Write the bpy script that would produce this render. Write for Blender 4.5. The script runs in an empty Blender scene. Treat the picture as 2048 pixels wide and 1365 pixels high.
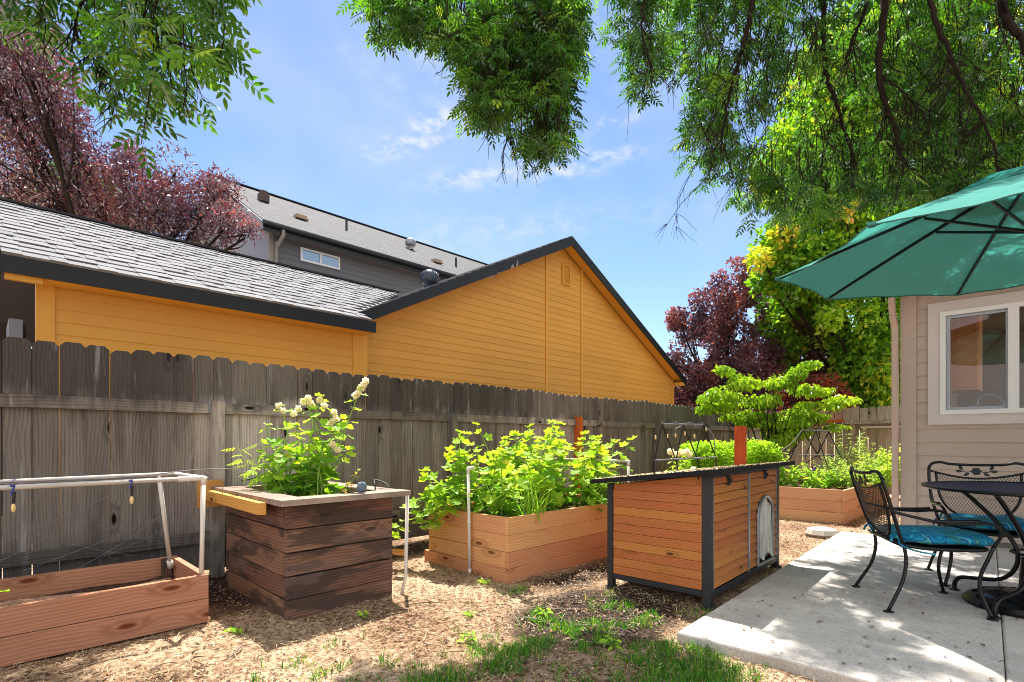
import bpy, math, random
import numpy as np
from mathutils import Vector, Matrix
random.seed(7); rng = np.random.default_rng(7)
R = math.radians
SC = bpy.context.scene
COL = SC.collection
# ------------------------------------------------------------------ camera, sky, sun
CAMH = 1.12; FPX = 1050.0; HOR = 881.0
YAW = R(44.5); CY, SY = math.cos(YAW), math.sin(YAW)
cam = bpy.data.objects.new('camera', bpy.data.cameras.new('camera')); COL.objects.link(cam)
cam.location = (0, 0, CAMH); cam.rotation_euler = (R(90), 0, YAW - R(90))
cam.data.sensor_width = 36; cam.data.lens = 36 * FPX / 2048; cam.data.shift_y = (HOR - 682.5) / 2048
cam.data.clip_start = 0.05; cam.data.clip_end = 1500
SC.camera = cam
SUN_EL, SUN_AZ = R(66), R(56)           # azimuth measured from +x
sdir = Vector((math.cos(SUN_EL) * math.cos(SUN_AZ), math.cos(SUN_EL) * math.sin(SUN_AZ), math.sin(SUN_EL)))
sl = bpy.data.lights.new('sun', 'SUN'); sl.energy = 5.0; sl.angle = R(0.53); sl.color = (1.0, .94, .86)
so = bpy.data.objects.new('sun', sl); COL.objects.link(so)
so.rotation_euler = (-sdir).to_track_quat('-Z', 'Y').to_euler()
SC.view_settings.view_transform = 'Standard'; SC.view_settings.look = 'None'
SC.view_settings.exposure = 1.35; SC.view_settings.gamma = 1; SC.view_settings.use_curve_mapping = False
SC.cycles.use_denoising = True
SC.cycles.filter_width = 1.0; SC.cycles.max_bounces = 8; SC.cycles.transparent_max_bounces = 12; SC.cycles.diffuse_bounces = 4
SC.cycles.caustics_reflective = False; SC.cycles.caustics_refractive = False

def pxdir(u, v):                          # viewing direction through a photo pixel, depth 1
    a = (u - 1024) / FPX
    return Vector((CY + SY * a, SY - CY * a, (HOR - v) / FPX))
def pd(u, v, d):                          # point at depth d metres
    q = pxdir(u, v) * d; return Vector((q.x, q.y, q.z + CAMH))

W = bpy.data.worlds.new('World'); SC.world = W; W.use_nodes = True
nt = W.node_tree; N = nt.nodes; LK = nt.links
N.clear()
out = N.new('ShaderNodeOutputWorld'); bg = N.new('ShaderNodeBackground'); bg.inputs[1].default_value = 0.088
sky = N.new('ShaderNodeTexSky'); sky.sky_type = 'NISHITA'; sky.sun_disc = False
sky.sun_elevation = SUN_EL; sky.sun_rotation = R(90) - SUN_AZ; sky.altitude = 1200; sky.air_density = 1.0; sky.dust_density = 0.15; sky.ozone_density = 2.5
tc = N.new('ShaderNodeTexCoord')
def wmath(op, a, b=None, c=None):
    m = N.new('ShaderNodeMath'); m.operation = op
    for i, x in enumerate((a, b, c)):
        if x is None: continue
        if isinstance(x, (int, float)): m.inputs[i].default_value = x
        else: LK.new(x, m.inputs[i])
    return m.outputs[0]
cloud = None
for (u, v, su, sv, ang) in ((890, 245, .085, .022, .35), (820, 285, .07, .018, .3), (1215, 313, .06, .014, .0), (1130, 340, .07, .013, .1), (965, 350, .09, .016, .15), (1235, 240, .045, .01, .3), (990, 60, .2, .09, .2), (1000, 460, .3, .03, .1)):
    c = pxdir(u, v).normalized(); e1 = c.cross(Vector((0, 0, 1))).normalized(); e2 = e1.cross(c)
    a1 = e1 * math.cos(ang) + e2 * math.sin(ang); a2 = -e1 * math.sin(ang) + e2 * math.cos(ang)
    s = None
    for ax, w_ in ((a1, su), (a2, sv)):
        d = N.new('ShaderNodeVectorMath'); d.operation = 'DOT_PRODUCT'; LK.new(tc.outputs['Generated'], d.inputs[0]); d.inputs[1].default_value = tuple(ax / w_)
        k = wmath('MULTIPLY', d.outputs['Value'], d.outputs['Value']); s = k if s is None else wmath('ADD', s, k)
    dd = N.new('ShaderNodeVectorMath'); dd.operation = 'DOT_PRODUCT'; LK.new(tc.outputs['Generated'], dd.inputs[0]); dd.inputs[1].default_value = tuple(c)
    g = wmath('MULTIPLY', wmath('EXPONENT', wmath('MULTIPLY', s, -1.0)), wmath('GREATER_THAN', dd.outputs['Value'], 0))
    if su > .15: g = wmath('MULTIPLY', g, .35)
    cloud = g if cloud is None else wmath('MAXIMUM', cloud, g)
nz = N.new('ShaderNodeTexNoise'); nz.inputs['Scale'].default_value = 26; nz.inputs['Detail'].default_value = 8; nz.inputs['Roughness'].default_value = .65
mpw = N.new('ShaderNodeMapping'); mpw.inputs['Scale'].default_value = (1, 1, 1.8); LK.new(tc.outputs['Generated'], mpw.inputs[0]); LK.new(mpw.outputs[0], nz.inputs['Vector'])
fac = wmath('MULTIPLY', wmath('MAXIMUM', wmath('MULTIPLY', wmath('SUBTRACT', nz.outputs[0], .43), 5.5), 0), cloud)
nz2 = N.new('ShaderNodeTexNoise'); nz2.inputs['Scale'].default_value = 3.2; nz2.inputs['Detail'].default_value = 6; LK.new(mpw.outputs[0], nz2.inputs['Vector'])
veil = wmath('MULTIPLY', wmath('MAXIMUM', wmath('SUBTRACT', nz2.outputs[0], .42), 0), 1.1)
fac = wmath('MINIMUM', wmath('ADD', fac, veil), .92)
# broad bank of white added to the unseen sky behind the camera, brightens shaded faces
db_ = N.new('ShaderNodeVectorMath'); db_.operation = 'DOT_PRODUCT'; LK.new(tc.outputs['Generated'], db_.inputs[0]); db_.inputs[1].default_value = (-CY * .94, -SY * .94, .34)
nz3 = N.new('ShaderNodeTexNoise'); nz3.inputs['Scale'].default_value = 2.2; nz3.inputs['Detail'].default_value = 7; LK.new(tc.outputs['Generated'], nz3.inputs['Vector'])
fill_bank = wmath('MULTIPLY', wmath('MAXIMUM', wmath('MINIMUM', wmath('MULTIPLY', wmath('SUBTRACT', db_.outputs['Value'], .12), 4.0), 1.0), 0), wmath('MAXIMUM', wmath('MINIMUM', wmath('MULTIPLY', wmath('SUBTRACT', nz3.outputs[0], .36), 6.0), 1.0), 0))
mx = N.new('ShaderNodeMix'); mx.data_type = 'RGBA'; LK.new(fac, mx.inputs[0]); LK.new(sky.outputs[0], mx.inputs[6]); mx.inputs[7].default_value = (3.6, 3.9, 4.3, 1)
mb_ = N.new('ShaderNodeMix'); mb_.data_type = 'RGBA'; LK.new(fill_bank, mb_.inputs[0]); LK.new(mx.outputs[2], mb_.inputs[6]); mb_.inputs[7].default_value = (7.6, 7.5, 7.4, 1)
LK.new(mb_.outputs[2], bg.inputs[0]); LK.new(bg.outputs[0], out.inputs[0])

# ------------------------------------------------------------------ helpers
def srgb(h):
    if isinstance(h, str): h = tuple(int(h[i:i + 2], 16) for i in (1, 3, 5))
    return tuple(((c / 255) / 12.92 if c / 255 <= .04045 else ((c / 255 + .055) / 1.055) ** 2.4) for c in h)
def c4(c): return (*srgb(c), 1) if isinstance(c, str) or max(c) > 1 else (*c[:3], 1)
class Mat:
    def __init__(s, name, rough=.7, spec=.3, metal=0):
        s.m = bpy.data.materials.new(name); s.m.use_nodes = True; s.t = s.m.node_tree; s.n = s.t.nodes; s.l = s.t.links
        s.p = s.n['Principled BSDF']; s.p.inputs['Roughness'].default_value = rough; s.p.inputs['Specular IOR Level'].default_value = spec; s.p.inputs['Metallic'].default_value = metal
    def put(s, x, sock):
        if isinstance(x, (int, float)): sock.default_value = x
        elif isinstance(x, tuple): sock.default_value = x if len(x) == len(sock.default_value) else x[:len(sock.default_value)]
        else: s.l.new(x, sock)
    def attr(s, name, out='Vector'):
        a = s.n.new('ShaderNodeAttribute'); a.attribute_name = name; return a.outputs[out]
    def pos(s): return s.n.new('ShaderNodeNewGeometry').outputs['Position']
    def obj(s): return s.n.new('ShaderNodeTexCoord').outputs['Object']
    def map(s, v, sc=(1, 1, 1), loc=(0, 0, 0), rot=(0, 0, 0)):
        m = s.n.new('ShaderNodeMapping'); s.l.new(v, m.inputs[0]); m.inputs['Scale'].default_value = sc; m.inputs['Location'].default_value = loc; m.inputs['Rotation'].default_value = rot; return m.outputs[0]
    def noise(s, v, sc, det=4, rough=.55, dist=0, out=0):
        n = s.n.new('ShaderNodeTexNoise'); s.l.new(v, n.inputs['Vector']); n.inputs['Scale'].default_value = sc; n.inputs['Detail'].default_value = det; n.inputs['Roughness'].default_value = rough; n.inputs['Distortion'].default_value = dist; return n.outputs[out]
    def vor(s, v, sc, feat='F1', out='Distance', dim='3D'):
        n = s.n.new('ShaderNodeTexVoronoi'); n.feature = feat; n.voronoi_dimensions = dim; s.l.new(v, n.inputs['Vector']); n.inputs['Scale'].default_value = sc; return n.outputs[out]
    def wave(s, v, sc, dist=0, det=2, dsc=1, d='X', prof='SIN'):
        n = s.n.new('ShaderNodeTexWave'); s.l.new(v, n.inputs['Vector']); n.bands_direction = d; n.wave_profile = prof
        n.inputs['Scale'].default_value = sc; n.inputs['Distortion'].default_value = dist; n.inputs['Detail'].default_value = det; n.inputs['Detail Scale'].default_value = dsc; return n.outputs['Fac']
    def math(s, op, a, b=0.0, c=0.0, clamp=False):
        m = s.n.new('ShaderNodeMath'); m.operation = op; m.use_clamp = clamp
        s.put(a, m.inputs[0]); s.put(b, m.inputs[1]); s.put(c, m.inputs[2]); return m.outputs[0]
    def step(s, x, a, b):
        m = s.n.new('ShaderNodeMapRange'); m.interpolation_type = 'SMOOTHSTEP'; s.put(x, m.inputs[0]); m.inputs[1].default_value = a; m.inputs[2].default_value = b; return m.outputs[0]
    def ramp(s, x, stops, interp='LINEAR'):
        r = s.n.new('ShaderNodeValToRGB'); s.l.new(x, r.inputs[0]); e = r.color_ramp; e.interpolation = interp
        while len(e.elements) < len(stops): e.elements.new(.5)
        for k, (p, c) in enumerate(stops): e.elements[k].position = p; e.elements[k].color = c4(c)
        return r.outputs[0]
    def mix(s, f, a, b, mode='MIX'):
        m = s.n.new('ShaderNodeMix'); m.data_type = 'RGBA'; m.blend_type = mode
        s.put(f, m.inputs[0])
        for x, k in ((a, 6), (b, 7)):
            if isinstance(x, (str, tuple)): m.inputs[k].default_value = c4(x)
            else: s.l.new(x, m.inputs[k])
        return m.outputs[2]
    def sep(s, v, ax):
        x = s.n.new('ShaderNodeSeparateXYZ'); s.l.new(v, x.inputs[0]); return x.outputs[ax]
    def bump(s, h, strength=.4, dist=.01):
        b = s.n.new('ShaderNodeBump'); s.l.new(h, b.inputs['Height']); b.inputs['Strength'].default_value = strength; b.inputs['Distance'].default_value = dist; s.l.new(b.outputs[0], s.p.inputs['Normal']); return b
    def color(s, c): s.put(c4(c) if isinstance(c, (str, tuple)) else c, s.p.inputs['Base Color']); return s

def wood(name, light, dark, knot, grain=1.0, knots=1.0, rough=.75, spec=.2, nsc=1.0, extra=None, var=.35):
    """sawn board: fibres along oc.x, rings and knots; oc is the board's own coordinate system"""
    m = Mat(name, rough, spec); oc = m.attr('oc'); rn = m.attr('rnd', 'Fac')
    warp = m.noise(m.map(oc, (.8, 1.6, 1.6)), 1.6 * nsc, 2, .5, out=1)
    wv = m.n.new('ShaderNodeVectorMath'); wv.operation = 'MULTIPLY_ADD'; m.l.new(warp, wv.inputs[0]); wv.inputs[1].default_value = (.0, .11, .11); m.l.new(oc, wv.inputs[2])
    kc = m.map(oc, (2.2, 6.5, 6.5)); kd = m.vor(kc, 1.0 * nsc, dim='2D'); kcol = m.vor(kc, 1.0 * nsc, out='Color', dim='2D')
    ksel = m.math('GREATER_THAN', m.sep(kcol, 0), 1 - .42 * knots)
    kinf = m.math('MULTIPLY', m.math('SUBTRACT', 1.0, m.step(kd, 0.0, .42)), ksel)
    w2 = m.n.new('ShaderNodeVectorMath'); w2.operation = 'ADD'; m.l.new(wv.outputs[0], w2.inputs[0])
    cx = m.n.new('ShaderNodeCombineXYZ'); m.l.new(m.math('MULTIPLY', kinf, .055), cx.inputs[1]); m.l.new(m.math('MULTIPLY', kinf, .05), cx.inputs[2]); m.l.new(cx.outputs[0], w2.inputs[1])
    rings = m.wave(m.map(w2.outputs[0], (.10, 1, 1)), 15 * nsc, 2.2, 3, 1.6, 'Y')
    fib = m.noise(m.map(oc, (1.6, 95, 95)), 1.0 * nsc, 4, .7)
    blot = m.noise(m.map(oc, (1.0, 4, 4)), 1.7, 3, .6)
    g = m.math('ADD', m.math('MULTIPLY', rings, .38 * grain), m.math('MULTIPLY', fib, .55 * grain))
    g = m.math('ADD', g, m.math('MULTIPLY', blot, .45), clamp=True)
    col = m.ramp(g, ((.12, dark), (.85, light)))
    col = m.mix(m.math('MULTIPLY', m.math('SUBTRACT', 1.0, m.step(kd, .05, .15)), ksel), col, knot)
    col = m.mix(m.math('MULTIPLY', m.math('SUBTRACT', m.step(kd, .12, .2), m.step(kd, .2, .34)), m.math('MULTIPLY', ksel, .35)), col, knot)
    hs = m.n.new('ShaderNodeHueSaturation'); m.l.new(col, hs.inputs['Color']); m.l.new(m.math('ADD', m.math('MULTIPLY', rn, var), 1 - var / 2), hs.inputs['Value'])
    m.l.new(m.math('ADD', m.math('MULTIPLY', rn, .02), .49), hs.inputs['Hue'])
    col = hs.outputs[0]
    if extra: col = extra(m, col, oc, rn)
    m.color(col); m.bump(m.math('ADD', fib, m.math('MULTIPLY', rings, .5)), .35 * grain, .004)
    return m.m

# --- mesh builder -------------------------------------------------------
ORG = {}
class MB:
    def __init__(s): s.V = []; s.F = []; s.O = []; s.Rn = []; s.nv = 0
    def add(s, V, F, oc=None, rn=None):
        """V (n,3); F list of arrays (m,k)"""
        V = np.asarray(V, float)
        if rn is None: rn = rng.random()
        s.V.append(V); s.O.append(V if oc is None else np.asarray(oc, float))
        s.Rn.append(np.broadcast_to(np.asarray(rn, float), (len(V),)))
        for f in F: s.F.append(np.asarray(f, int) + s.nv)
        s.nv += len(V); return s
    BF = np.array([[0, 1, 3, 2], [4, 6, 7, 5], [0, 4, 5, 1], [2, 3, 7, 6], [0, 2, 6, 4], [1, 5, 7, 3]])
    def box(s, c, size, M=None, rn=None, ch=0):
        sx, sy, sz = [k / 2 for k in size]
        L = np.array([[x, y, z] for x in (-sx, sx) for y in (-sy, sy) for z in (-sz, sz)])
        o = np.argsort([-k for k in size], kind='stable'); oc = L[:, o] + np.array([rng.random() * 40, rng.random() * 40, rng.random() * 40])
        if M is not None: L = L @ np.asarray(M).T
        return s.add(L + np.asarray(c), [s.BF[:, ::-1]], oc, rn)
    def box2(s, a, b, rn=None):
        a = np.asarray(a, float); b = np.asarray(b, float); return s.box((a + b) / 2, np.abs(b - a), None, rn)
    def beam(s, p, q, w, h, up=(0, 0, 1), rn=None):
        """board from p to q, w across, h along 'up'"""
        p = np.asarray(p, float); q = np.asarray(q, float); d = q - p; L = np.linalg.norm(d); d /= L
        up = np.asarray(up, float); side = np.cross(up, d); side /= np.linalg.norm(side); u2 = np.cross(d, side)
        M = np.stack([d, side, u2], 1)
        return s.box((p + q) / 2, (L, w, h), M, rn)
    def poly(s, pts, thick, nrm, rn=None, oc=None):
        """extruded polygon"""
        P = np.asarray(pts, float); n = np.asarray(nrm, float) * thick; k = len(P)
        V = np.concatenate([P, P + n]); i = np.arange(k); j = (i + 1) % k
        O = None if oc is None else np.concatenate([oc, oc + np.array([0, 0, thick])])
        return s.add(V, [i[None, ::-1], (i + k)[None], np.stack([i, j, j + k, i + k], 1)], O, rn)
    def tube(s, pts, r, n=8, rn=None, cap=True):
        P = np.asarray([tuple(p) for p in pts], float); k = len(P); r = np.broadcast_to(np.asarray(r, float), (k,))
        T = np.gradient(P, axis=0); T /= np.maximum(np.linalg.norm(T, axis=1, keepdims=True), 1e-9)
        ref = np.array([0, 0, 1.]) if abs(T[0, 2]) < .9 else np.array([1., 0, 0])
        A = np.zeros_like(P); a = np.cross(T[0], ref); a /= np.linalg.norm(a)
        for i in range(k):
            a = a - T[i] * (a @ T[i]); a /= max(np.linalg.norm(a), 1e-9); A[i] = a
        B = np.cross(T, A); th = np.arange(n) * 2 * np.pi / n
        V = P[:, None] + r[:, None, None] * (np.cos(th)[None, :, None] * A[:, None] + np.sin(th)[None, :, None] * B[:, None])
        seg = np.concatenate([[0], np.cumsum(np.linalg.norm(np.diff(P, axis=0), axis=1))])
        O = np.stack([np.repeat(seg, n), np.tile(np.cos(th), k) * r.max(), np.tile(np.sin(th), k) * r.max()], 1) + rng.random(3) * 30
        i = np.arange(k - 1)[:, None] * n; j = np.arange(n)[None]; j2 = (j + 1) % n
        Q = np.stack([i + j, i + j2, i + j2 + n, i + j + n], -1).reshape(-1, 4)
        F = [Q]
        if cap: F += [np.arange(n)[None, ::-1], (np.arange(n) + (k - 1) * n)[None]]
        return s.add(V.reshape(-1, 3), F, O, rn)
    def lathe(s, prof, c=(0, 0, 0), n=24, rn=None):
        prof = np.asarray(prof, float); k = len(prof); th = np.arange(n) * 2 * np.pi / n
        V = np.stack([prof[:, 0:1] * np.cos(th), prof[:, 0:1] * np.sin(th), np.repeat(prof[:, 1:2], n, 1)], -1).reshape(-1, 3) + np.asarray(c)
        i = np.arange(k - 1)[:, None] * n; j = np.arange(n)[None]; j2 = (j + 1) % n
        return s.add(V, [np.stack([i + j, i + j2, i + j2 + n, i + j + n], -1).reshape(-1, 4)], None, rn)
    def inst(s, TV, TF, P, M, S, rn=None):
        """replicate a template: P (m,3), M (m,3,3) columns = local axes, S (m,) or (m,3)"""
        TV = np.asarray(TV, float); m = len(P); S = np.asarray(S, float)
        S = S[:, None, None] if S.ndim == 1 else S[:, None, :]
        V = np.einsum('mij,mnj->mni', M, TV[None] * S) + np.asarray(P)[:, None]
        O = np.broadcast_to(TV[None], V.shape).reshape(-1, 3)
        off = (np.arange(m) * len(TV))[:, None, None]
        F = [(np.asarray(f)[None] + off).reshape(-1, np.asarray(f).shape[1]) for f in TF]
        rn = rng.random(m) if rn is None else np.asarray(rn)
        return s.add(V.reshape(-1, 3), F, O, np.repeat(rn, len(TV)))
    def build(s, name, mat, parent=None, smooth=False, label=None, kind=None, loc=None):
        V = np.concatenate(s.V); O = np.concatenate(s.O); Rn = np.concatenate(s.Rn)
        org = np.array(ORG.get(parent.name, (0, 0, 0))) if parent is not None else (np.asarray(loc, float) if loc is not None else np.zeros(3))
        V = V - org
        me = bpy.data.meshes.new(name)
        me.vertices.add(len(V)); me.vertices.foreach_set('co', V.astype(np.float32).ravel())
        lv = np.concatenate([f.ravel() for f in s.F]); sz = np.concatenate([np.full(len(f), f.shape[1]) for f in s.F])
        st = np.concatenate([[0], np.cumsum(sz)[:-1]])
        me.loops.add(len(lv)); me.loops.foreach_set('vertex_index', lv.astype(np.int32))
        me.polygons.add(len(sz)); me.polygons.foreach_set('loop_start', st.astype(np.int32))
        me.update(calc_edges=True)
        a = me.attributes.new('oc', 'FLOAT_VECTOR', 'POINT'); a.data.foreach_set('vector', O.astype(np.float32).ravel())
        a = me.attributes.new('rnd', 'FLOAT', 'POINT'); a.data.foreach_set('value', Rn.astype(np.float32))
        me.polygons.foreach_set('use_smooth', np.full(len(sz), bool(smooth)))
        me.validate(); me.materials.append(mat)
        o = bpy.data.objects.new(name, me); COL.objects.link(o)
        if parent is not None: o.parent = parent
        else: o.location = tuple(org)
        ORG[o.name] = tuple(org)
        if label: o['label'] = label
        if kind: o['kind'] = kind
        return o
def thing(name, label, cat, loc=(0, 0, 0), group=None):
    o = bpy.data.objects.new(name, None); COL.objects.link(o); o.empty_display_size = .1; o.location = tuple(loc); ORG[o.name] = tuple(loc)
    return tag(o, label, cat, group)
def tag(o, label, cat, group=None):
    o['label'] = label; o['category'] = cat
    if group: o['group'] = group
    return o
def copy_tree(o, parent=None):
    c = o.copy(); COL.objects.link(c)
    if parent is not None: c.parent = parent
    for ch in [k for k in COL.objects if k.parent == o]: copy_tree(ch, c)
    return c
def frames(D, roll=None, up=None):
    """matrices whose x axis is D; z axis as near 'up' as possible, optionally rolled"""
    D = np.asarray(D, float); D = D / np.maximum(np.linalg.norm(D, axis=1, keepdims=True), 1e-9)
    U = np.broadcast_to(np.asarray(up if up is not None else (0, 0, 1.)), D.shape)
    Y = np.cross(U, D); nn = np.linalg.norm(Y, axis=1, keepdims=True); Y = np.where(nn < 1e-3, np.array([0, 1., 0]), Y / np.maximum(nn, 1e-9)); Z = np.cross(D, Y)
    if roll is not None:
        c, s_ = np.cos(roll)[:, None], np.sin(roll)[:, None]; Y, Z = c * Y + s_ * Z, c * Z - s_ * Y
    return np.stack([D, Y, Z], -1)
def spline(pts, n=16):
    P = np.asarray([tuple(p) for p in pts], float); k = len(P); o = []
    Q = np.vstack([2 * P[0] - P[1], P, 2 * P[-1] - P[-2]])
    for i in range(k - 1):
        a, b, c, d = Q[i:i + 4]
        m = max(2, int(round(n / (k - 1))))
        for t in np.linspace(0, 1, m, endpoint=False):
            o.append(.5 * ((2 * b) + (c - a) * t + (2 * a - 5 * b + 4 * c - d) * t * t + (3 * b - a - 3 * c + d) * t ** 3))
    o.append(P[-1]); return np.array(o)
def hash3(I):
    h = (I[..., 0] * 374761393 + I[..., 1] * 668265263 + I[..., 2] * 2147483647 + 12345) & 0xffffffff
    h = ((h ^ (h >> 13)) * 1274126177) & 0xffffffff; return ((h ^ (h >> 16)) & 0xffff) / 65535.0
def vnoise(P, sc=1.0):
    P = np.asarray(P, float) * sc; 
    if P.shape[-1] == 2: P = np.concatenate([P, np.zeros(P.shape[:-1] + (1,))], -1)
    I = np.floor(P).astype(np.int64); f = P - I; f = f * f * (3 - 2 * f); r = 0
    for dx in (0, 1):
        for dy in (0, 1):
            for dz in (0, 1):
                w = (f[..., 0] if dx else 1 - f[..., 0]) * (f[..., 1] if dy else 1 - f[..., 1]) * (f[..., 2] if dz else 1 - f[..., 2])
                r = r + w * hash3(I + np.array([dx, dy, dz]))
    return r
def fbm(P, sc, o=3):
    r = 0; a = .5
    for k in range(o): r = r + a * vnoise(np.asarray(P) + 17.3 * k, sc * 2 ** k); a *= .5
    return r / (1 - .5 ** o)

# ------------------------------------------------------------------ materials
def painted(name, col, rough=.55, bumpy=.25, var=.06, spec=.35, sc=60):
    m = Mat(name, rough, spec); p = m.pos(); rn = m.attr('rnd', 'Fac')
    n = m.noise(m.map(p, (.6, .6, 3)), sc, 4, .6); b = m.noise(p, .7, 3)
    f = m.math('ADD', m.math('MULTIPLY', m.math('SUBTRACT', b, .5), var * 3), m.math('ADD', m.math('MULTIPLY', rn, var), 1 - var / 2))
    hs = m.n.new('ShaderNodeHueSaturation'); hs.inputs['Color'].default_value = c4(col); m.l.new(f, hs.inputs['Value'])
    m.color(hs.outputs[0]); m.bump(n, bumpy, .004); return m.m
def plain(name, col, rough=.5, spec=.4, metal=0, var=.15, sc=8, bump=.1):
    m = Mat(name, rough, spec, metal); p = m.obj(); n = m.noise(p, sc, 4)
    hs = m.n.new('ShaderNodeHueSaturation'); hs.inputs['Color'].default_value = c4(col); m.l.new(m.math('ADD', m.math('MULTIPLY', n, var * 2), 1 - var), hs.inputs['Value'])
    m.color(hs.outputs[0]); m.bump(n, bump, .003); return m.m
def leafmat(name, stops, trans=.45, gloss=.12, transcol=None, rough=.45, satboost=1.15):
    """stops: colour ramp over each leaf's own random value"""
    m = Mat(name, rough, .4); rn = m.attr('rnd', 'Fac'); t = m.t
    col = m.ramp(rn, stops)
    nz = m.noise(m.attr('oc'), 9, 2); hs = m.n.new('ShaderNodeHueSaturation'); m.l.new(col, hs.inputs['Color']); m.l.new(m.math('ADD', m.math('MULTIPLY', nz, .35), .82), hs.inputs['Value']); col = hs.outputs[0]
    df = m.n.new('ShaderNodeBsdfDiffuse'); m.l.new(col, df.inputs[0])
    tr = m.n.new('ShaderNodeBsdfTranslucent')
    tcol = m.mix(1.0, col, transcol or (1.25, 1.2, .55), 'MULTIPLY') if not transcol or True else col
    tm = m.n.new('ShaderNodeMix'); tm.data_type = 'RGBA'; tm.blend_type = 'MULTIPLY'; tm.inputs[0].default_value = 1; m.l.new(col, tm.inputs[6]); tm.inputs[7].default_value = (*(transcol or (1.5, 1.45, .5)), 1)
    m.l.new(tm.outputs[2], tr.inputs[0])
    mx = m.n.new('ShaderNodeMixShader'); mx.inputs[0].default_value = trans; m.l.new(df.outputs[0], mx.inputs[1]); m.l.new(tr.outputs[0], mx.inputs[2])
    gl = m.n.new('ShaderNodeBsdfGlossy'); gl.inputs['Roughness'].default_value = rough; gl.inputs[0].default_value = (.9, .95, 1, 1)
    fr = m.n.new('ShaderNodeFresnel'); fr.inputs[0].default_value = 1.45
    m2 = m.n.new('ShaderNodeMixShader'); m.l.new(m.math('MULTIPLY', fr.outputs[0], gloss * 2.2, clamp=True), m2.inputs[0]); m.l.new(mx.outputs[0], m2.inputs[1]); m.l.new(gl.outputs[0], m2.inputs[2])
    m.l.new(m2.outputs[0], m.n['Material Output'].inputs[0]); return m.m

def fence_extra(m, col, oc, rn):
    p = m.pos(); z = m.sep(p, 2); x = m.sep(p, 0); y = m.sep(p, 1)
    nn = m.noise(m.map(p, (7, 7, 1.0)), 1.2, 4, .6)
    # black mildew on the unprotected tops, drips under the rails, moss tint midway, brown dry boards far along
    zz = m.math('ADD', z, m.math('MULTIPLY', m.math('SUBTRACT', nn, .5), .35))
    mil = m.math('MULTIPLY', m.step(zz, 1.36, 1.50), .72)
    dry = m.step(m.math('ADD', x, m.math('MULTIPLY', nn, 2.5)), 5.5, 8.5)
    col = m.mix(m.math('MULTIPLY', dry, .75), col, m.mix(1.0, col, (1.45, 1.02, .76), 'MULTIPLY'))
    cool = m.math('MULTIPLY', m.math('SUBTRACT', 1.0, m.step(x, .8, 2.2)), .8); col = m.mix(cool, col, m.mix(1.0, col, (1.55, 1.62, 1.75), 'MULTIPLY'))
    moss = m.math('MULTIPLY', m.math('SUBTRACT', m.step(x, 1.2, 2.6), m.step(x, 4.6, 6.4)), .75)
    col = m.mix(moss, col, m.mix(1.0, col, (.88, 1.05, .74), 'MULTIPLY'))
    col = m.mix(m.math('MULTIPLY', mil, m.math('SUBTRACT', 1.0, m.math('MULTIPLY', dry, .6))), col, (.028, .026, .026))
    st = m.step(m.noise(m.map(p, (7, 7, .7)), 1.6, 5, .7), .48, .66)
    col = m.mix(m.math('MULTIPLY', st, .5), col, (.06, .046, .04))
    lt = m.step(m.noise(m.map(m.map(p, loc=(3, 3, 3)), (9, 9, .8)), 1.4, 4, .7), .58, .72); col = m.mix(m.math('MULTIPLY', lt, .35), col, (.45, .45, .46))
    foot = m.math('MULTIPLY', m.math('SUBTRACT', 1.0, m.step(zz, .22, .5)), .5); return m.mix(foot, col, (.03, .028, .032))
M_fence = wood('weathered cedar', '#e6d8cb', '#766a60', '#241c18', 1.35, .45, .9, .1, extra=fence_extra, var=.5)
M_fence2 = wood('weathered cedar far', '#a59a8c', '#6a6058', '#332b28', 1.0, .5, .9, .1, var=.4)
M_newpost = wood('new stained post', '#c9622c', '#9a3f18', '#6a2a10', .7, .5, .7, .2)
M_cedar = wood('cedar board', '#bd8b6c', '#946349', '#6e3c22', .8, 1.0, .8, .15, var=.25)
M_cedar2 = wood('warm cedar board', '#d9a273', '#b87f52', '#7c4a2a', .8, .6, .8, .15, var=.22)
M_cedar3 = wood('pale cedar board', '#d3a37e', '#b38562', '#7c4a2a', .7, .6, .8, .15, var=.2)
def dark_extra(m, col, oc, rn):
    n = m.noise(m.map(oc, (.9, 3.5, 3.5)), 1.9, 3, .6); col = m.mix(m.math('MULTIPLY', m.step(n, .46, .56), .75), col, (.04, .03, .027))
    n2 = m.noise(m.map(m.map(oc, loc=(7, 7, 7)), (1.0, 4, 4)), 1.6, 2, .5); return m.mix(m.math('MULTIPLY', m.step(n2, .57, .60), .28), col, (.22, .15, .13))
M_dark = wood('weathered dark board', '#82604e', '#33231c', '#150d0a', 1.0, .9, .7, .25, extra=dark_extra, var=.6)
M_lid = wood('grey lid board', '#9b8a7c', '#5f5048', '#2e2420', .9, .5, .8, .2)
M_bracket = wood('fresh pine', '#d8a05c', '#b97f3c', '#6b3b18', .6, .4, .7, .2)
M_kennel = wood('stained fir', '#bd7640', '#925222', '#45200f', .8, .3, .55, .3, nsc=1.7, var=.14)
M_cab = wood('oak cabinet', '#f0a050', '#d07c30', '#8a4a1a', .7, .1, .4, .4)
M_yellow = painted('ochre siding paint', '#c6923f', .55, .3, .10)
M_yellowt = painted('ochre trim paint', '#cc963e', .5, .25, .04)
M_navy = plain('navy fascia paint', '#13161d', .45, .4)
M_gray = painted('grey siding paint', '#5f5f63', .6, .2, .05)
M_grayblue = painted('blue grey siding paint', '#868c99', .6, .2, .05)
M_grayt = painted('grey trim paint', '#858078', .6, .2, .04)
M_beige = painted('beige siding paint', '#a8988c', .6, .9, .04, sc=34)
M_beiget = painted('pale trim paint', '#bdb6b2', .6, .9, .03, sc=34)
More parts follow.
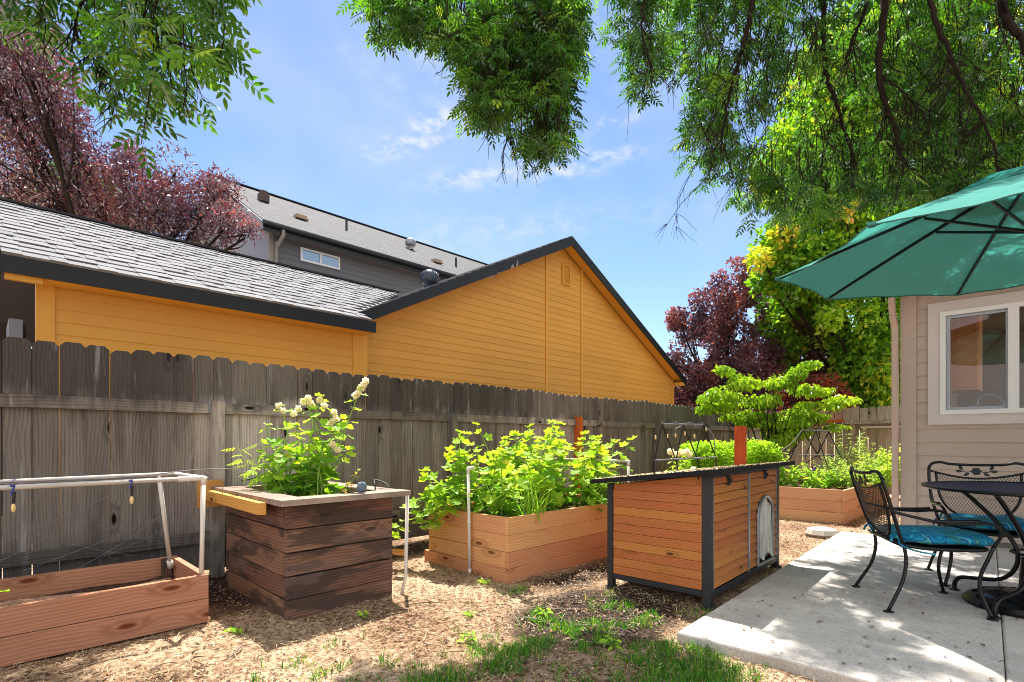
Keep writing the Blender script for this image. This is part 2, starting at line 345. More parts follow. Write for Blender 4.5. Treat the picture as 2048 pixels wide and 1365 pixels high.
M_white = plain('white vinyl', '#cfd0cf', .4, .4, var=.06)
M_pvc = plain('white pipe plastic', '#cfc8bf', .35, .45, var=.1)
M_black = plain('black powder coated iron', '#0b0c10', .35, .35, var=.2, bump=.05)
M_blackrib = plain('black umbrella rib', '#0c0c0e', .4, .5)
M_frame = plain('dark grey metal frame', '#26282d', .55, .45, var=.2)
M_galv = plain('galvanised steel', '#8e949a', .4, .5, .7)
M_tabletop = plain('navy mesh table enamel', '#16264a', .35, .6, var=.1, bump=.02)
M_rubber = plain('black hose rubber', '#17171a', .5, .4)
M_bulb = plain('amber bulb glass', '#dcbd84', .2, .6)
M_bluetie = plain('blue zip tie', '#2b3a8c', .4, .5)
M_cable = plain('grey string cable', '#77757c', .6, .3)
M_stone = plain('mottled stone', '#a39c92', .85, .2, var=.35, sc=25, bump=.5)
M_paleg = plain('speckled pot', '#5d6a78', .7, .3, var=.5, sc=60, bump=.5)
def shingle(name, a, b, sc=1.0):
    m = Mat(name, .9, .15); rn = m.attr('rnd', 'Fac'); p = m.obj(); n = m.noise(p, 260, 2, .7); n2 = m.noise(p, .5, 3)
    c = m.ramp(rn, ((0, a), (1, b))); c = m.mix(.45, c, m.ramp(n, ((.3, '#3a3634'), (.7, '#d8d2cc'))), 'OVERLAY')
    hs = m.n.new('ShaderNodeHueSaturation'); m.l.new(c, hs.inputs['Color']); m.l.new(m.math('ADD', m.math('MULTIPLY', n2, .3), .85), hs.inputs['Value'])
    m.color(hs.outputs[0]); m.bump(n, .5, .004); return m.m
M_shing = shingle('asphalt shingle', '#787a7f', '#888a90')
M_shingd = shingle('brown asphalt shingle', '#6c645e', '#7d756c')
# far roof: courses drawn by brick bump
def shing_far():
    m = Mat('far asphalt shingle', .9, .15); oc = m.attr('oc'); b = m.n.new('ShaderNodeTexBrick'); m.l.new(oc, b.inputs['Vector'])
    b.inputs['Scale'].default_value = 1; b.inputs['Brick Width'].default_value = .33; b.inputs['Row Height'].default_value = .14; b.inputs['Mortar Size'].default_value = .012; b.offset_frequency = 2; b.offset = .37
    b.inputs['Color1'].default_value = c4('#6e6f73'); b.inputs['Color2'].default_value = c4('#606165'); b.inputs['Mortar'].default_value = c4('#4a4540')
    n = m.noise(oc, 70, 2); m.color(m.mix(.3, b.outputs[0], m.ramp(n, ((.3, '#46474a'), (.7, '#a8a9ac'))), 'OVERLAY')); m.bump(b.outputs[1], .5, .01); return m.m
M_shfar = shing_far()
def diag():
    m = Mat('diagonal board siding', .6, .3); p = m.pos(); v = m.map(p, (1, 1, 1), rot=(R(45), 0, 0)); w = m.math('FRACT', m.math('DIVIDE', m.sep(v, 1), .17))
    g = m.step(w, .0, .09); m.color(m.mix(g, (.03, .032, .04), '#7f8796')); m.bump(g, .6, .01); return m.m
M_diag = diag()
def concrete():
    m = Mat('broom finished concrete', .85, .25); p = m.pos(); n = m.noise(p, .9, 5, .6); f = m.noise(p, 90, 3, .7); v = m.noise(p, 11, 4, .6)
    c = m.ramp(n, ((.3, '#b0aca7'), (.7, '#c8c4be'))); c = m.mix(.35, c, m.ramp(f, ((.35, '#6f6a66'), (.62, '#d2cdc6'))), 'OVERLAY'); c = m.mix(m.math('MULTIPLY', m.step(v, .54, .72), .35), c, '#857d75'); bl = m.noise(p, 2.6, 4, .7); c = m.mix(m.math('MULTIPLY', m.step(bl, .52, .66), .35), c, '#8f857a')
    c = m.mix(m.math('MULTIPLY', m.step(m.vor(p, 38), .0, .09), -1.0), c, c)
    m.color(c); m.bump(f, .35, .003); return m.m
M_conc = concrete()
def soilmat():
    m = Mat('dry straw covered soil', .95, .1); p = m.pos(); mul = m.attr('mul', 'Fac')
    n1 = m.noise(p, 1.3, 5, .6); n2 = m.noise(m.map(p, (1, 1, .2)), 26, 5, .7); n3 = m.noise(p, 110, 3, .7)
    c = m.ramp(m.math('ADD', m.math('MULTIPLY', n1, .4), m.math('MULTIPLY', n2, .6)), ((.38, '#5c4536'), (.48, '#b3967b'), (.59, '#ecd7be')))
    c = m.mix(.4, c, m.ramp(n3, ((.3, '#3c2f28'), (.68, '#e2d0b8'))), 'OVERLAY')
    d = m.ramp(m.math('ADD', m.math('MULTIPLY', n2, .5), m.math('MULTIPLY', n3, .5)), ((.36, '#28211f'), (.5, '#4a3d35'), (.66, '#7c6b5d')))
    c = m.mix(m.step(m.math('ADD', mul, m.math('MULTIPLY', m.math('SUBTRACT', n2, .5), .9)), .35, .65), c, d)
    m.color(c); m.bump(m.math('ADD', n2, m.math('MULTIPLY', n3, .5)), 1.0, .05); return m.m
M_soil = soilmat()
def bedsoil():
    m = Mat('planting soil', .95, .1); p = m.pos(); n = m.noise(p, 30, 5, .7); m.color(m.ramp(n, ((.35, '#2e231d'), (.65, '#6a5040')))); m.bump(n, 1, .03); return m.m
M_bed = bedsoil()
def rnmat(name, stops, rough=.8, spec=.15):
    m = Mat(name, rough, spec); m.color(m.ramp(m.attr('rnd', 'Fac'), stops)); return m.m
M_straw = rnmat('dry straw', ((0, '#8d7350'), (.5, '#bfa47c'), (1, '#dcc9a3')))
M_chips = rnmat('bark chips', ((0, '#2f2420'), (.5, '#685245'), (1, '#b39a84')))
M_crumb = rnmat('soil crumb', ((0, '#33261e'), (.5, '#6a4f3d'), (.85, '#a08268'), (1, '#cdb498')))
M_twig = rnmat('grey twig', ((0, '#4a4038'), (1, '#8d8478')))
M_bark = wood('tree bark', '#2e2621', '#15110f', '#0c0908', 1.0, .2, .95, .1, nsc=.7)
M_stem = plain('green stem', '#7fa045', .5, .3, var=.3)
G = leafmat
M_ash = G('ash leaf', ((0, '#2a5626'), (.4, '#457a2c'), (.75, '#6c9e34'), (1, '#b0cc44')), .5, .10, (1.5, 1.5, .4))
M_plum = G('plum leaf', ((0, '#382a3c'), (.4, '#5c3a4e'), (.75, '#84484c'), (1, '#bd7a4c')), .36, .28, (1.7, .9, .7))
M_maple = G('maple leaf', ((0, '#47761f'), (.5, '#71a02b'), (.8, '#a3c23a'), (.93, '#d6cc58'), (1, '#e8b070')), .6, .06, (1.6, 1.55, .45))
M_far = G('far tree leaf', ((0, '#27501d'), (.6, '#3f7426'), (1, '#6f9a35')), .42, .06)
M_dog = G('dogwood leaf', ((0, '#6f9a26'), (.5, '#9cc034'), (1, '#c3d64c')), .5, .1)
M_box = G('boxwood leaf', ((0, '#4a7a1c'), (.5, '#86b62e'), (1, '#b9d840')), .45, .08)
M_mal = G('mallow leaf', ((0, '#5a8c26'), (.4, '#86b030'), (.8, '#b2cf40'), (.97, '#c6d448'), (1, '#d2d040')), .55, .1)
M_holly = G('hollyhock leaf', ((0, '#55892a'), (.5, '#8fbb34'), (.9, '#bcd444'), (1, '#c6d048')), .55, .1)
M_feath = G('feathery leaf', ((0, '#7fa356'), (.5, '#a6c470'), (1, '#d0dca0')), .45, .06)
M_let = G('lettuce leaf', ((0, '#6aa034'), (.6, '#9fc842'), (1, '#c8de58')), .5, .08)
M_grass = G('grass blade', ((0, '#2c6420'), (.6, '#4f9030'), (.9, '#8cba48'), (1, '#c2b060')), .45, .06)
M_petal = G('cream petal', ((0, '#efe7c8'), (1, '#fbf7e4')), .62, .02, (1.1, 1.08, 1.0))
M_purple = G('purple petal', ((0, '#6a4a9a'), (1, '#8a66b8')), .35, .03, (1, .9, 1.1))
M_dryleaf = rnmat('dead leaf', ((0, '#4a3626'), (1, '#8d6a48')))

# ------------------------------------------------------------------ ground
def axis(lo, hi, dn, a, b, far):
    core = np.arange(a, b + 1e-6, dn); L = [a]; st = dn
    while L[-1] > lo: st *= 1.25; L.append(L[-1] - st)
    H = [b]; st = dn
    while H[-1] < hi: st *= 1.25; H.append(H[-1] + st)
    return np.concatenate([L[:0:-1], core, H[1:]])
gx = axis(-400, 400, .04, -.6, 7.4, 1); gy = axis(-400, 400, .04, .3, 5.0, 1)
GX, GY = np.meshgrid(gx, gy, indexing='ij'); P2 = np.stack([GX, GY], -1)
def ground_z(P):
    P = np.asarray(P, float)[..., :2]
    return (fbm(P, .9, 3) - .5) * .035 + (fbm(P + 50, 7, 3) - .5) * .03 - .012
def mulch(P):
    P = np.asarray(P, float)[..., :2]
    d = np.sqrt(((P[..., 0] - 2.85) / .85) ** 2 + ((P[..., 1] - 2.0) / .6) ** 2); m = np.clip(1.3 - d, 0, 1)
    d4 = np.sqrt(((P[..., 0] - 3.6) / 1.2) ** 2 + ((P[..., 1] - 2.65) / .35) ** 2); m = np.maximum(m, np.clip(1.2 - d4, 0, 1) * .75); d2 = np.abs(P[..., 1] - 4.6) / .5; m = np.maximum(m, np.clip(1.2 - d2, 0, 1) * .8)
    d3 = np.sqrt(((P[..., 0] - 1.3) / .55) ** 2 + ((P[..., 1] - 4.3) / .9) ** 2); return np.maximum(m, np.clip(1.3 - d3, 0, 1) * .7)
near = (GX > -1) & (GX < 8) & (GY > 0) & (GY < 5.4)
GZ = np.where(near, ground_z(P2), -.012)
nx, ny = len(gx), len(gy); idx = np.arange(nx * ny).reshape(nx, ny)
gm = MB(); gm.add(np.stack([GX, GY, GZ], -1).reshape(-1, 3), [np.stack([idx[:-1, :-1], idx[1:, :-1], idx[1:, 1:], idx[:-1, 1:]], -1).reshape(-1, 4)])
ground = gm.build('ground', M_soil, smooth=True, kind='structure')
a = ground.data.attributes.new('mul', 'FLOAT', 'POINT'); a.data.foreach_set('value', mulch(P2).astype(np.float32).ravel())
# patio slabs (rotated about 2.3 degrees against the fence line)
pa = R(2.3); PX = Vector((math.cos(pa), math.sin(pa), 0)); PY = Vector((-math.sin(pa), math.cos(pa), 0)); PC = Vector((2.745, 1.40, 0))
pm = MB(); PT = .05
def slab(a0, a1, b0, b1):
    e = .012
    prof = [(0, -.12), (0, PT - e), (e * .3, PT - e * .3), (e, PT)]
    # top and bevelled rim
    rings = []
    for o, z in prof:
        rings.append([PC + PX * (a0 + o) + PY * (b1 - o) + Vector((0, 0, z)), PC + PX * (a0 + o) + PY * (b0 + o) + Vector((0, 0, z)), PC + PX * (a1 - o) + PY * (b0 + o) + Vector((0, 0, z)), PC + PX * (a1 - o) + PY * (b1 - o) + Vector((0, 0, z))])
    V = [tuple(p) for r in rings for p in r]; F = []
    for k in range(3):
        for j in range(4): F.append([k * 4 + j, k * 4 + (j + 1) % 4, k * 4 + 4 + (j + 1) % 4, k * 4 + 4 + j])
    F.append([12, 13, 14, 15]); pm.add(V, [np.array(F)])
for a0, a1 in ((0, 1.70), (1.703, 4.38)):
    for b0, b1 in ((-3.2, -1.35), (-1.347, 0)): slab(a0, a1, b0, b1)
pm.build('patio', M_conc, kind='structure')

# straw, chips, twigs, dead leaves
def region_pts(n, x0, x1, y0, y1, f):
    P = np.stack([rng.uniform(x0, x1, n), rng.uniform(y0, y1, n)], -1); k = rng.random(n) < f(P); return P[k]
OBST = [(-2.3, 1.03, 3.58, 4.4), (1.33, 2.14, 3.29, 4.47), (2.92, 4.8, 2.92, 3.99), (2.74, 8, -4, 1.41)]
def free(P):
    k = np.ones(len(P), bool)
    for a, b, c, d in OBST: k &= ~((P[:, 0] > a) & (P[:, 0] < b) & (P[:, 1] > c) & (P[:, 1] < d))
    return k
def lay(name, n, f, L, Wd, mat, label, cat=None, zoff=.004, bend=.2, tilt=.25):
    P = region_pts(n, -.5, 9, .2, 4.9, f); P = P[free(P)]; m = len(P); th = rng.uniform(0, 2 * np.pi, m)
    D = np.stack([np.cos(th), np.sin(th), rng.normal(0, tilt, m)], -1); M = frames(D, rng.normal(0, .5, m))
    TV = [(-.5, -.5, 0), (0, -.5, bend * .2), (.5, -.3, 0), (.5, .3, 0), (0, .5, bend * .2), (-.5, .5, 0)]
    S = np.stack([rng.uniform(*L, m), rng.uniform(*Wd, m), rng.uniform(*L, m)], -1)
    mb = MB(); mb.inst(TV, [np.array([[0, 1, 4, 5], [1, 2, 3, 4]])], np.c_[P, ground_z(P) + zoff + rng.random(m) * .008], M, S)
    o = mb.build(name, mat, kind='stuff'); return tag(o, label, cat)
lay('straw', 90000, lambda P: np.clip(1.0 - mulch(P) * .9, .05, 1) * np.clip(fbm(P, 2.2) * 2.2 - .5, .1, 1), (.012, .06), (.0012, .003), M_straw, 'dry straw and grass clippings strewn over the bare soil', 'straw', .008, .3, .4)
lay('bark_chips', 30000, lambda P: np.clip(mulch(P) * 1.4, .10, 1), (.008, .035), (.004, .013), M_chips, 'dark bark chips over the soil around the kennel', 'bark chips', .006)
lay('soil_crumbs', 80000, lambda P: .25 + .75 * (fbm(P + 9, 3.0) > .5), (.004, .017), (.003, .009), M_crumb, 'small brown crumbs of soil and leaf on the bare ground', 'crumbs', .009, 1.2)
lay('fallen_leaves', 900, lambda P: P[:, 0] * 0 + 1, (.02, .045), (.01, .02), M_dryleaf, 'brown dead leaves scattered on the soil', 'leaves', .012, 1.5)
tw = MB()
for k in range(130):
    p = np.array([rng.uniform(.3, 3.3), rng.uniform(1.1, 3.2)]) if k > 70 else np.array([rng.normal(2.7, .45), rng.normal(2.05, .4)])
    if not free(p[None])[0]: continue
    th = rng.uniform(0, 6.28); L = rng.uniform(.05, .24); q = p + np.array([math.cos(th), math.sin(th)]) * L; z = ground_z(np.array([p, q])) + .012
    md = (p + q) / 2 + rng.normal(0, .015, 2)
    tw.tube(spline([(*p, z[0]), (*md, z.mean() + .012), (*q, z[1])], 6), rng.uniform(.0015, .004), 5)
tag(tw.build('twigs', M_twig, kind='stuff'), 'small grey fallen twigs lying on the dark soil', 'twigs')
P = np.stack([rng.uniform(2.8, 6.5, 260), rng.uniform(-.6, 1.38, 260)], -1); th = rng.uniform(0, 6.28, 260)
mb = MB(); mb.inst([(-.5, 0, 0), (0, -.35, .1), (.5, 0, .05), (0, .35, .15)], [np.array([[0, 1, 2, 3]])], np.c_[P, np.full(260, PT + .006)], frames(np.stack([np.cos(th), np.sin(th), rng.normal(0, .2, 260)], -1)), rng.uniform(.006, .03, 260))
tag(mb.build('patio_litter', M_dryleaf, kind='stuff'), 'small dry leaves and crumbs scattered on the concrete patio', 'leaf litter')
# grass in patches beside the slab
def grass(name, n, f, hgt, label):
    P = region_pts(n, .9, 3.4, .7, 2.75, f); P = P[free(P)]; m = len(P); th = rng.uniform(0, 2 * np.pi, m); tl = np.abs(rng.normal(0, .8, m))
    D = np.stack([np.cos(th) * tl, np.sin(th) * tl, np.ones(m)], -1); M = frames(D, rng.uniform(0, 6.28, m), (1, 0, .01))
    TV = [(0, -.5, 0), (0, .5, 0), (.5, -.38, .06), (.5, .38, .06), (.85, -.2, .2), (.85, .2, .2), (1, 0, .36)]
    H = rng.uniform(*hgt, m); S = np.stack([H, rng.uniform(.003, .006, m), H], -1)
    mb = MB(); mb.inst(TV, [np.array([[0, 1, 3, 2], [2, 3, 5, 4]]), np.array([[4, 5, 6]])], np.c_[P, ground_z(P) - .003], M, S)
    tag(mb.build(name, M_grass, kind='stuff'), label, 'grass')
def gmask(P):
    x, y = P[:, 0], P[:, 1]; n = fbm(P + 3, 4.0, 3)
    core = np.clip(1.25 - np.sqrt(((x - 2.42) / .42) ** 2 + ((y - 1.2) / .42) ** 2), 0, 1)
    core2 = np.clip(1.1 - np.sqrt(((x - 2.0) / .5) ** 2 + ((y - 1.95) / .36) ** 2), 0, 1) * .8
    c3 = np.clip(1.1 - np.sqrt(((x - 1.6) / .35) ** 2 + ((y - 1.55) / .3) ** 2), 0, 1) * .6
    c4_ = np.clip(1.1 - np.sqrt(((x - 2.75) / .25) ** 2 + ((y - 2.75) / .1) ** 2), 0, 1) * .5
    n2 = fbm(P + 31, 11.0, 2); c5 = np.clip(1.1 - np.sqrt(((x - 1.45) / .5) ** 2 + ((y - 1.95) / .25) ** 2), 0, 1) * .75; c6 = np.clip(1.1 - np.sqrt(((x - 2.35) / .9) ** 2 + ((y - 1.9) / .5) ** 2), 0, 1) * .6
    return np.clip((np.maximum.reduce([core, core2, c3, c4_, c5, c6]) * .8 + n * .9 + n2 * 1.1 - 1.26) * 1.1, 0, 1)
grass('grass', 120000, gmask, (.02, .065), 'tufts of green lawn grass beside the patio slab corner')

# ------------------------------------------------------------------ fences
def picket(mb, o, e, nrm, w, h, z0, th=.018, tilt=0, rn=None):
    """dog-eared board; o base centre, e along the fence"""
    o = np.asarray(o, float); e = np.asarray(e, float); c = .028; hw = w / 2
    pr = [(-hw, z0), (hw, z0), (hw, h - c), (hw - c, h), (-hw + c, h), (-hw, h - c)]
    pts = np.array([o + e * (x + tilt * z) + np.array([0, 0, z]) for x, z in pr])
    oc = np.array([(z, x, 0) for x, z in pr]) + rng.random(3) * 40
    mb.poly(pts, th, nrm, rn, oc)
FY = 4.83
fence = thing('wooden_fence', 'long weathered grey dog-eared picket fence running behind the raised beds', 'fence', (5.6, FY, 0))
posts = [-3.5, -1.05, 1.385, 3.88, 6.28, 8.6, 10.7]
e = np.array([1., 0, 0]); nb = np.array([0, 1., 0])
def hgt(x): return 1.80 + .012 * math.sin(x * 1.7) - .0 * x
for i in range(len(posts)):
    a, b = posts[i], (posts[i + 1] if i + 1 < len(posts) else 12.6)
    pk = MB(); x = a if i == 0 else xlast
    while x < b:
        w = .138 + rng.normal(0, .003); picket(pk, (x + w / 2, FY + rng.normal(0, .002), 0), e, nb, w, hgt(x) + rng.normal(0, .008), .07, tilt=rng.normal(0, .0025)); x += w + rng.choice([.0005, .0015, .0035, .006], p=[.3, .35, .25, .10])
    xlast = x; pk.build('picket_panel', M_fence, fence)
    for z in (1.385, .325): r = MB(); r.beam((a + .045, FY - .022, z), (b - .045, FY - .022, z), .038, .088); r.build('rail', M_fence, fence)
    r = MB(); r.beam((a + .045, FY - .014, .12), (b - .045, FY - .014, .12), .026, .13); r.build('kickboard', M_fence, fence)
    p_ = MB(); new = abs(a - 6.28) < .01
    p_.box((a, FY - .049 - .002, (1.47 if new else 1.44) / 2), (.09, .092, 1.47 if new else 1.44), None); o = p_.build('post', M_newpost if new else M_fence, fence, label='new orange stained fence post' if new else None)
    if i < 4:
        for sx in (-1, 1):
            k = MB(); k.box2((a + sx * .046, FY - .052, 1.345), (a + sx * .062, FY - .0395, 1.44)); k.build('rail_bracket', M_galv, fence)
BX = 12.6
bf = thing('wooden_fence', 'far sunlit brown picket fence across the end of the yard', 'fence', (BX, 1.5, 0))
e = np.array([0, 1., 0]); nb = np.array([1., 0, 0]); ys = [4.83, 2.55, .1, -2.3]
for i in range(3):
    a, b = ys[i], ys[i + 1]; pk = MB(); y = a if i == 0 else ylast
    while y > b:
        w = .138 + rng.normal(0, .003); picket(pk, (BX, y - w / 2, 0), e, nb, w, 1.79 + rng.normal(0, .012), .05, tilt=rng.normal(0, .003)); y -= w + rng.choice([.004, .009, .016])
    ylast = y; pk.build('picket_panel', M_fence2, bf)
    for z in (1.40, .35): r = MB(); r.beam((BX - .022, a - .045, z), (BX - .022, b + .045, z), .038, .088); r.build('rail', M_fence2, bf)
    if i: 
        p_ = MB(); p_.box((BX - .049, a, .75), (.092, .09, 1.5)); p_.build('post', M_fence2, bf)
def board(name, label, p, q, w, h, mat, cat='board'):
    mb = MB(); mb.beam(p, q, w, h); return tag(mb.build(name, mat, loc=p), label, cat)
board('loose_board', 'orange stained board laid along the far fence rail', (BX - .12, 4.05, 1.47), (BX - .11, 2.72, 1.52), .14, .05, M_newpost)
board('loose_board', 'grey weathered board lying on the far fence rail beside the orange one', (BX - .12, 2.66, 1.47), (BX - .12, 1.15, 1.475), .13, .035, M_fence2)
hp = MB(); hp.tube([(BX - .14, 2.4, 1.38), (BX - .14, -1.0, 1.40)], .018, 8); hp.tube([(BX - .14, 1.45, 1.38), (BX - .13, 1.45, 0)], .018, 8)
tag(hp.build('white_pipe_frame', M_pvc, loc=(BX - .14, 1.45, 0)), 'white plastic pipe running along the far fence with one upright', 'pipe frame')
hh = MB(); hh.tube(spline([(BX - .03, .62, 1.45), (BX - .05, .58, 1.66), (BX - .03, .45, 1.79), (BX - .04, .38, 1.6), (BX - .04, .36, 1.44)], 16), .016, 8)
tag(hh.build('hose', M_cable, loc=(BX, .5, 1.44)), 'grey hose looped over the far fence near the beige house', 'hose')

# ------------------------------------------------------------------ yellow house
def siding(mb, x0f, x1f, z0, z1, y, rev=.146, lap=.014):
    """lap boards facing -y; x0f,x1f give the wall's extent at height z"""
    z = z0
    while z < z1:
        t = min(z + rev, z1); L0, R0, L1, R1 = x0f(z), x1f(z), x0f(t), x1f(t)
        if R1 > L1 or R0 > L0:
            R1 = max(R1, L1)
            V = [(L0, y - lap, z), (R0, y - lap, z), (R1, y - .003, t), (L1, y - .003, t), (L0, y + .004, z), (R0, y + .004, z)]
            mb.add(V, [np.array([[0, 1, 2, 3], [4, 5, 1, 0]])])
        z = t
def shingles(name, mat, parent, O, E, U, L, Wd, xf=None, x0f=None, rev=.118, tabs=True):
    """courses of laminated shingle: O eave corner, E along eave, U up the slope"""
    O, E, U = map(np.asarray, (O, E, U)); Nn = np.cross(E, U); mb = MB(); k = 0; u = 0.
    while u < Wd:
        a0 = 0 if x0f is None else x0f(u); a1 = L if xf is None else xf(u)
        u2 = min(u + rev + .02, Wd)
        if a1 > a0:
            def P(a, uu, n): return O + E * a + U * uu + Nn * n
            mb.add([P(a0, u, .010), P(a1, u, .010), P(a1, u2, .002), P(a0, u2, .002), P(a0, u, -.004), P(a1, u, -.004)], [np.array([[0, 1, 2, 3], [4, 5, 1, 0]])], rn=rng.uniform(.2, .8))
            if tabs:
                a = a0 - rng.random() * .3
                while a < a1:
                    w = rng.uniform(.12, .42); s, t = max(a, a0), min(a + w, a1)
                    if t > s + .02:
                        uu = min(u + rev - .002, Wd); o_ = .0035
                        V = [P(s, u - .003, .010), P(t, u - .003, .010), P(t, uu, .0035), P(s, uu, .0035)]
                        V += [v + Nn * o_ for v in V]
                        mb.add(V, [np.array([[4, 5, 6, 7], [0, 1, 5, 4], [1, 2, 6, 5], [3, 0, 4, 7]])])
                    a += w + rng.uniform(.05, .4)
        u += rev; k += 1
    return mb.build(name, mat, parent)
yh = thing('yellow_house', 'ochre sided single-storey house with grey shingle roof and dark fascia', 'house', (8, 10, 0))
GA, GB, GM, GZe, GZa = 4.23, 16.2, 10.215, 3.10, 6.09   # gable roof: left eave x, right eave x, ridge x
EY, EZ, RY, RZ = 7.70, 3.02, 10.8, 4.57                # wing roof
wl = MB(); siding(wl, lambda z: .60, lambda z: 4.42, .3, 2.9, 8.0); wl.box2((.5, 8.006, 0), (4.62, 8.15, 3.05)); wl.build('wall', M_yellow, yh)
tr = MB(); tr.box2((.46, 7.975, 0), (.62, 8.10, 2.93)); tr.build('corner_board', M_yellowt, yh)
tr = MB(); tr.box2((4.36, 7.97, 0), (4.48, 8.12, 2.93)); tr.box2((4.482, 7.985, 0), (4.63, 8.28, 2.9)); tr.build('corner_board', M_yellowt, yh)
# gable wall
def gl_(z): return max(4.63, GA + .06 + (z + .14 - GZe) / .5)
def gr_(z): return min(15.9, GB - .06 - (z + .14 - GZe) / .5)
wg = MB(); siding(wg, gl_, gr_, .3, 5.95, 8.30)
wg.poly([(4.63, 8.31, 0), (15.9, 8.31, 0), (15.9, 8.31, 3.2), (GM, 8.31, 6.0), (4.63, 8.31, 3.2)], .15, (0, 1, 0)); wg.build('wall', M_yellow, yh)
for x in (9.62, 11.02):
    b = MB(); zt = min(GZe + (x - GA) * .5, GZe + (GB - x) * .5) - .12; b.box2((x - .04, 8.262, .3), (x + .04, 8.305, zt)); b.build('batten', M_yellowt, yh)
b = MB(); b.box2((15.86, 8.265, .3), (15.98, 8.40, 3.12)); b.build('corner_board', M_yellowt, yh)
gv = MB(); X0, X1, Z0, Z1 = 10.20, 10.52, 5.02, 5.52
for q in (((X0, 8.25, Z0), (X1, 8.29, Z0 + .035)), ((X0, 8.25, Z1 - .035), (X1, 8.29, Z1)), ((X0, 8.25, Z0 + .035), (X0 + .035, 8.29, Z1 - .035)), ((X1 - .035, 8.25, Z0 + .035), (X1, 8.29, Z1 - .035))): gv.box2(*q)
for k in range(7): gv.beam((X0 + .035, 8.275, Z0 + .07 + k * .06), (X1 - .035, 8.275, Z0 + .07 + k * .06), .006, .05, (0, -.6, .8))
gv.build('gable_vent', M_yellowt, yh)
# roofs
s5 = 1 / math.sqrt(1.25); UL = np.array([2 * s5, 0, s5]) ; UW = np.array([0, 2 * s5, s5])
WSL = (RY - EY) / (2 * s5)
wr = shingles('roof', M_shing, yh, (.17, EY - .04, EZ + .06), (1, 0, 0), UW, 9, WSL, xf=lambda u: max(4.36, 4.03 + u * 2 * s5 - .15) if u > .25 else 4.36)
b = MB(); b.poly([(.17, EY, EZ + .04), (4.34, EY, EZ + .04), (7.0, RY, RZ + .03), (.17, RY, RZ + .03)], -.04, (0, -s5, 2 * s5)); b.build('roof_deck', M_navy, yh)
b = MB(); b.poly([(.17, RY + .01, RZ + .06), (.17, 13.9, 3.0), (7.2, 13.9, 3.0), (7.2, RY + .01, RZ + .06)], -.04, (0, 0, 1)); b.build('roof', M_shing, yh)
b = MB(); b.beam((.17, RY, RZ + .085), (7.05, RY, RZ + .085), .22, .03); b.build('ridge_cap', M_navy, yh)
b = MB(); b.box2((.17, EY - .045, EZ - .13), (4.60, EY - .012, EZ + .05)); b.box2((.135, EY - .05, EZ - .14), (.17, EY + .3, EZ + .09)); b.build('fascia', M_navy, yh)
b = MB(); b.box2((.2, EY - .010, EZ - .135), (4.58, 7.98, EZ - .105)); b.box2((.2, EY + .0, EZ - .19), (.5, EY + .06, EZ - .137)); b.build('soffit', M_yellowt, yh)
# gable roof
GL = (GM - GA) / (2 * s5)
shingles('roof', M_shing, yh, (GA, 16.0, GZe + .02), (0, -1, 0), UL, 8.03, GL, tabs=True)
shingles('roof', M_shing, yh, (GB, 7.97, GZe + .02), (0, 1, 0), np.array([-2 * s5, 0, s5]), 8.03, GL, tabs=False)
b = MB()
b.poly([(GA, 7.99, GZe), (GM, 7.99, GZa), (GM, 16, GZa), (GA, 16, GZe)], -.05, (-s5, 0, 2 * s5)); b.poly([(GB, 7.99, GZe), (GB, 16, GZe), (GM, 16, GZa), (GM, 7.99, GZa)], -.05, (s5, 0, 2 * s5)); b.build('roof_deck', M_navy, yh)
b = MB(); hgt_f = .26
for a_, sg in ((GA - .06, 1), (GB + .06, -1)):
    z0 = GZe - .03; pts = [(a_, 7.955, z0 - .17), (a_, 7.955, z0 + .03), (GM, 7.955, GZa + .03), (GM, 7.955, GZa - .20)]
    b.poly(pts if sg > 0 else pts[::-1], .03, (0, 1, 0))
b.build('rake_fascia', M_navy, yh)
M_prim = plain('bare primer', '#8d8a86', .8)
for x_, w_, h_ in ((8.05, .10, .10), (8.22, .07, .15), (7.4, .35, .03)):
    z_ = GZe + (x_ - GA) * .5 - .20; b = MB(); b.poly([(x_, 7.951, z_ + .01), (x_ + w_, 7.951, z_ + .01 + w_ * .5), (x_ + w_ * .8, 7.951, z_ + h_ + w_ * .4), (x_ + w_ * .25, 7.951, z_ + h_ * .6)], .003, (0, 1, 0)); b.build('bare_patch', M_prim, yh)
b = MB()
b.poly([(GA + .1, 7.99, GZe - .065), (GA + .1, 8.29, GZe - .065), (GM, 8.29, GZa - .12), (GM, 7.99, GZa - .12)], .02, (0, 0, 1)); b.poly([(GB - .1, 7.99, GZe - .065), (GM, 7.99, GZa - .12), (GM, 8.29, GZa - .12), (GB - .1, 8.29, GZe - .065)], .02, (0, 0, 1)); 
b.box2((15.9, 7.99, 2.9), (GB, 8.6, 3.0)); b.build('soffit', M_yellowt, yh)
b = MB(); b.box2((-3.0, 11.0, 0), (.52, 11.1, 2.9)); b.box2((-3, 13.8, 0), (4, 13.9, 2.9)); b.build('porch_wall', plain('dark brown porch wall', '#2e2119', .8), yh)
b = MB(); b.box2((.30, 10.0, 0), (.44, 10.9, 2.8)); b.build('porch_panel', M_grayblue, yh)
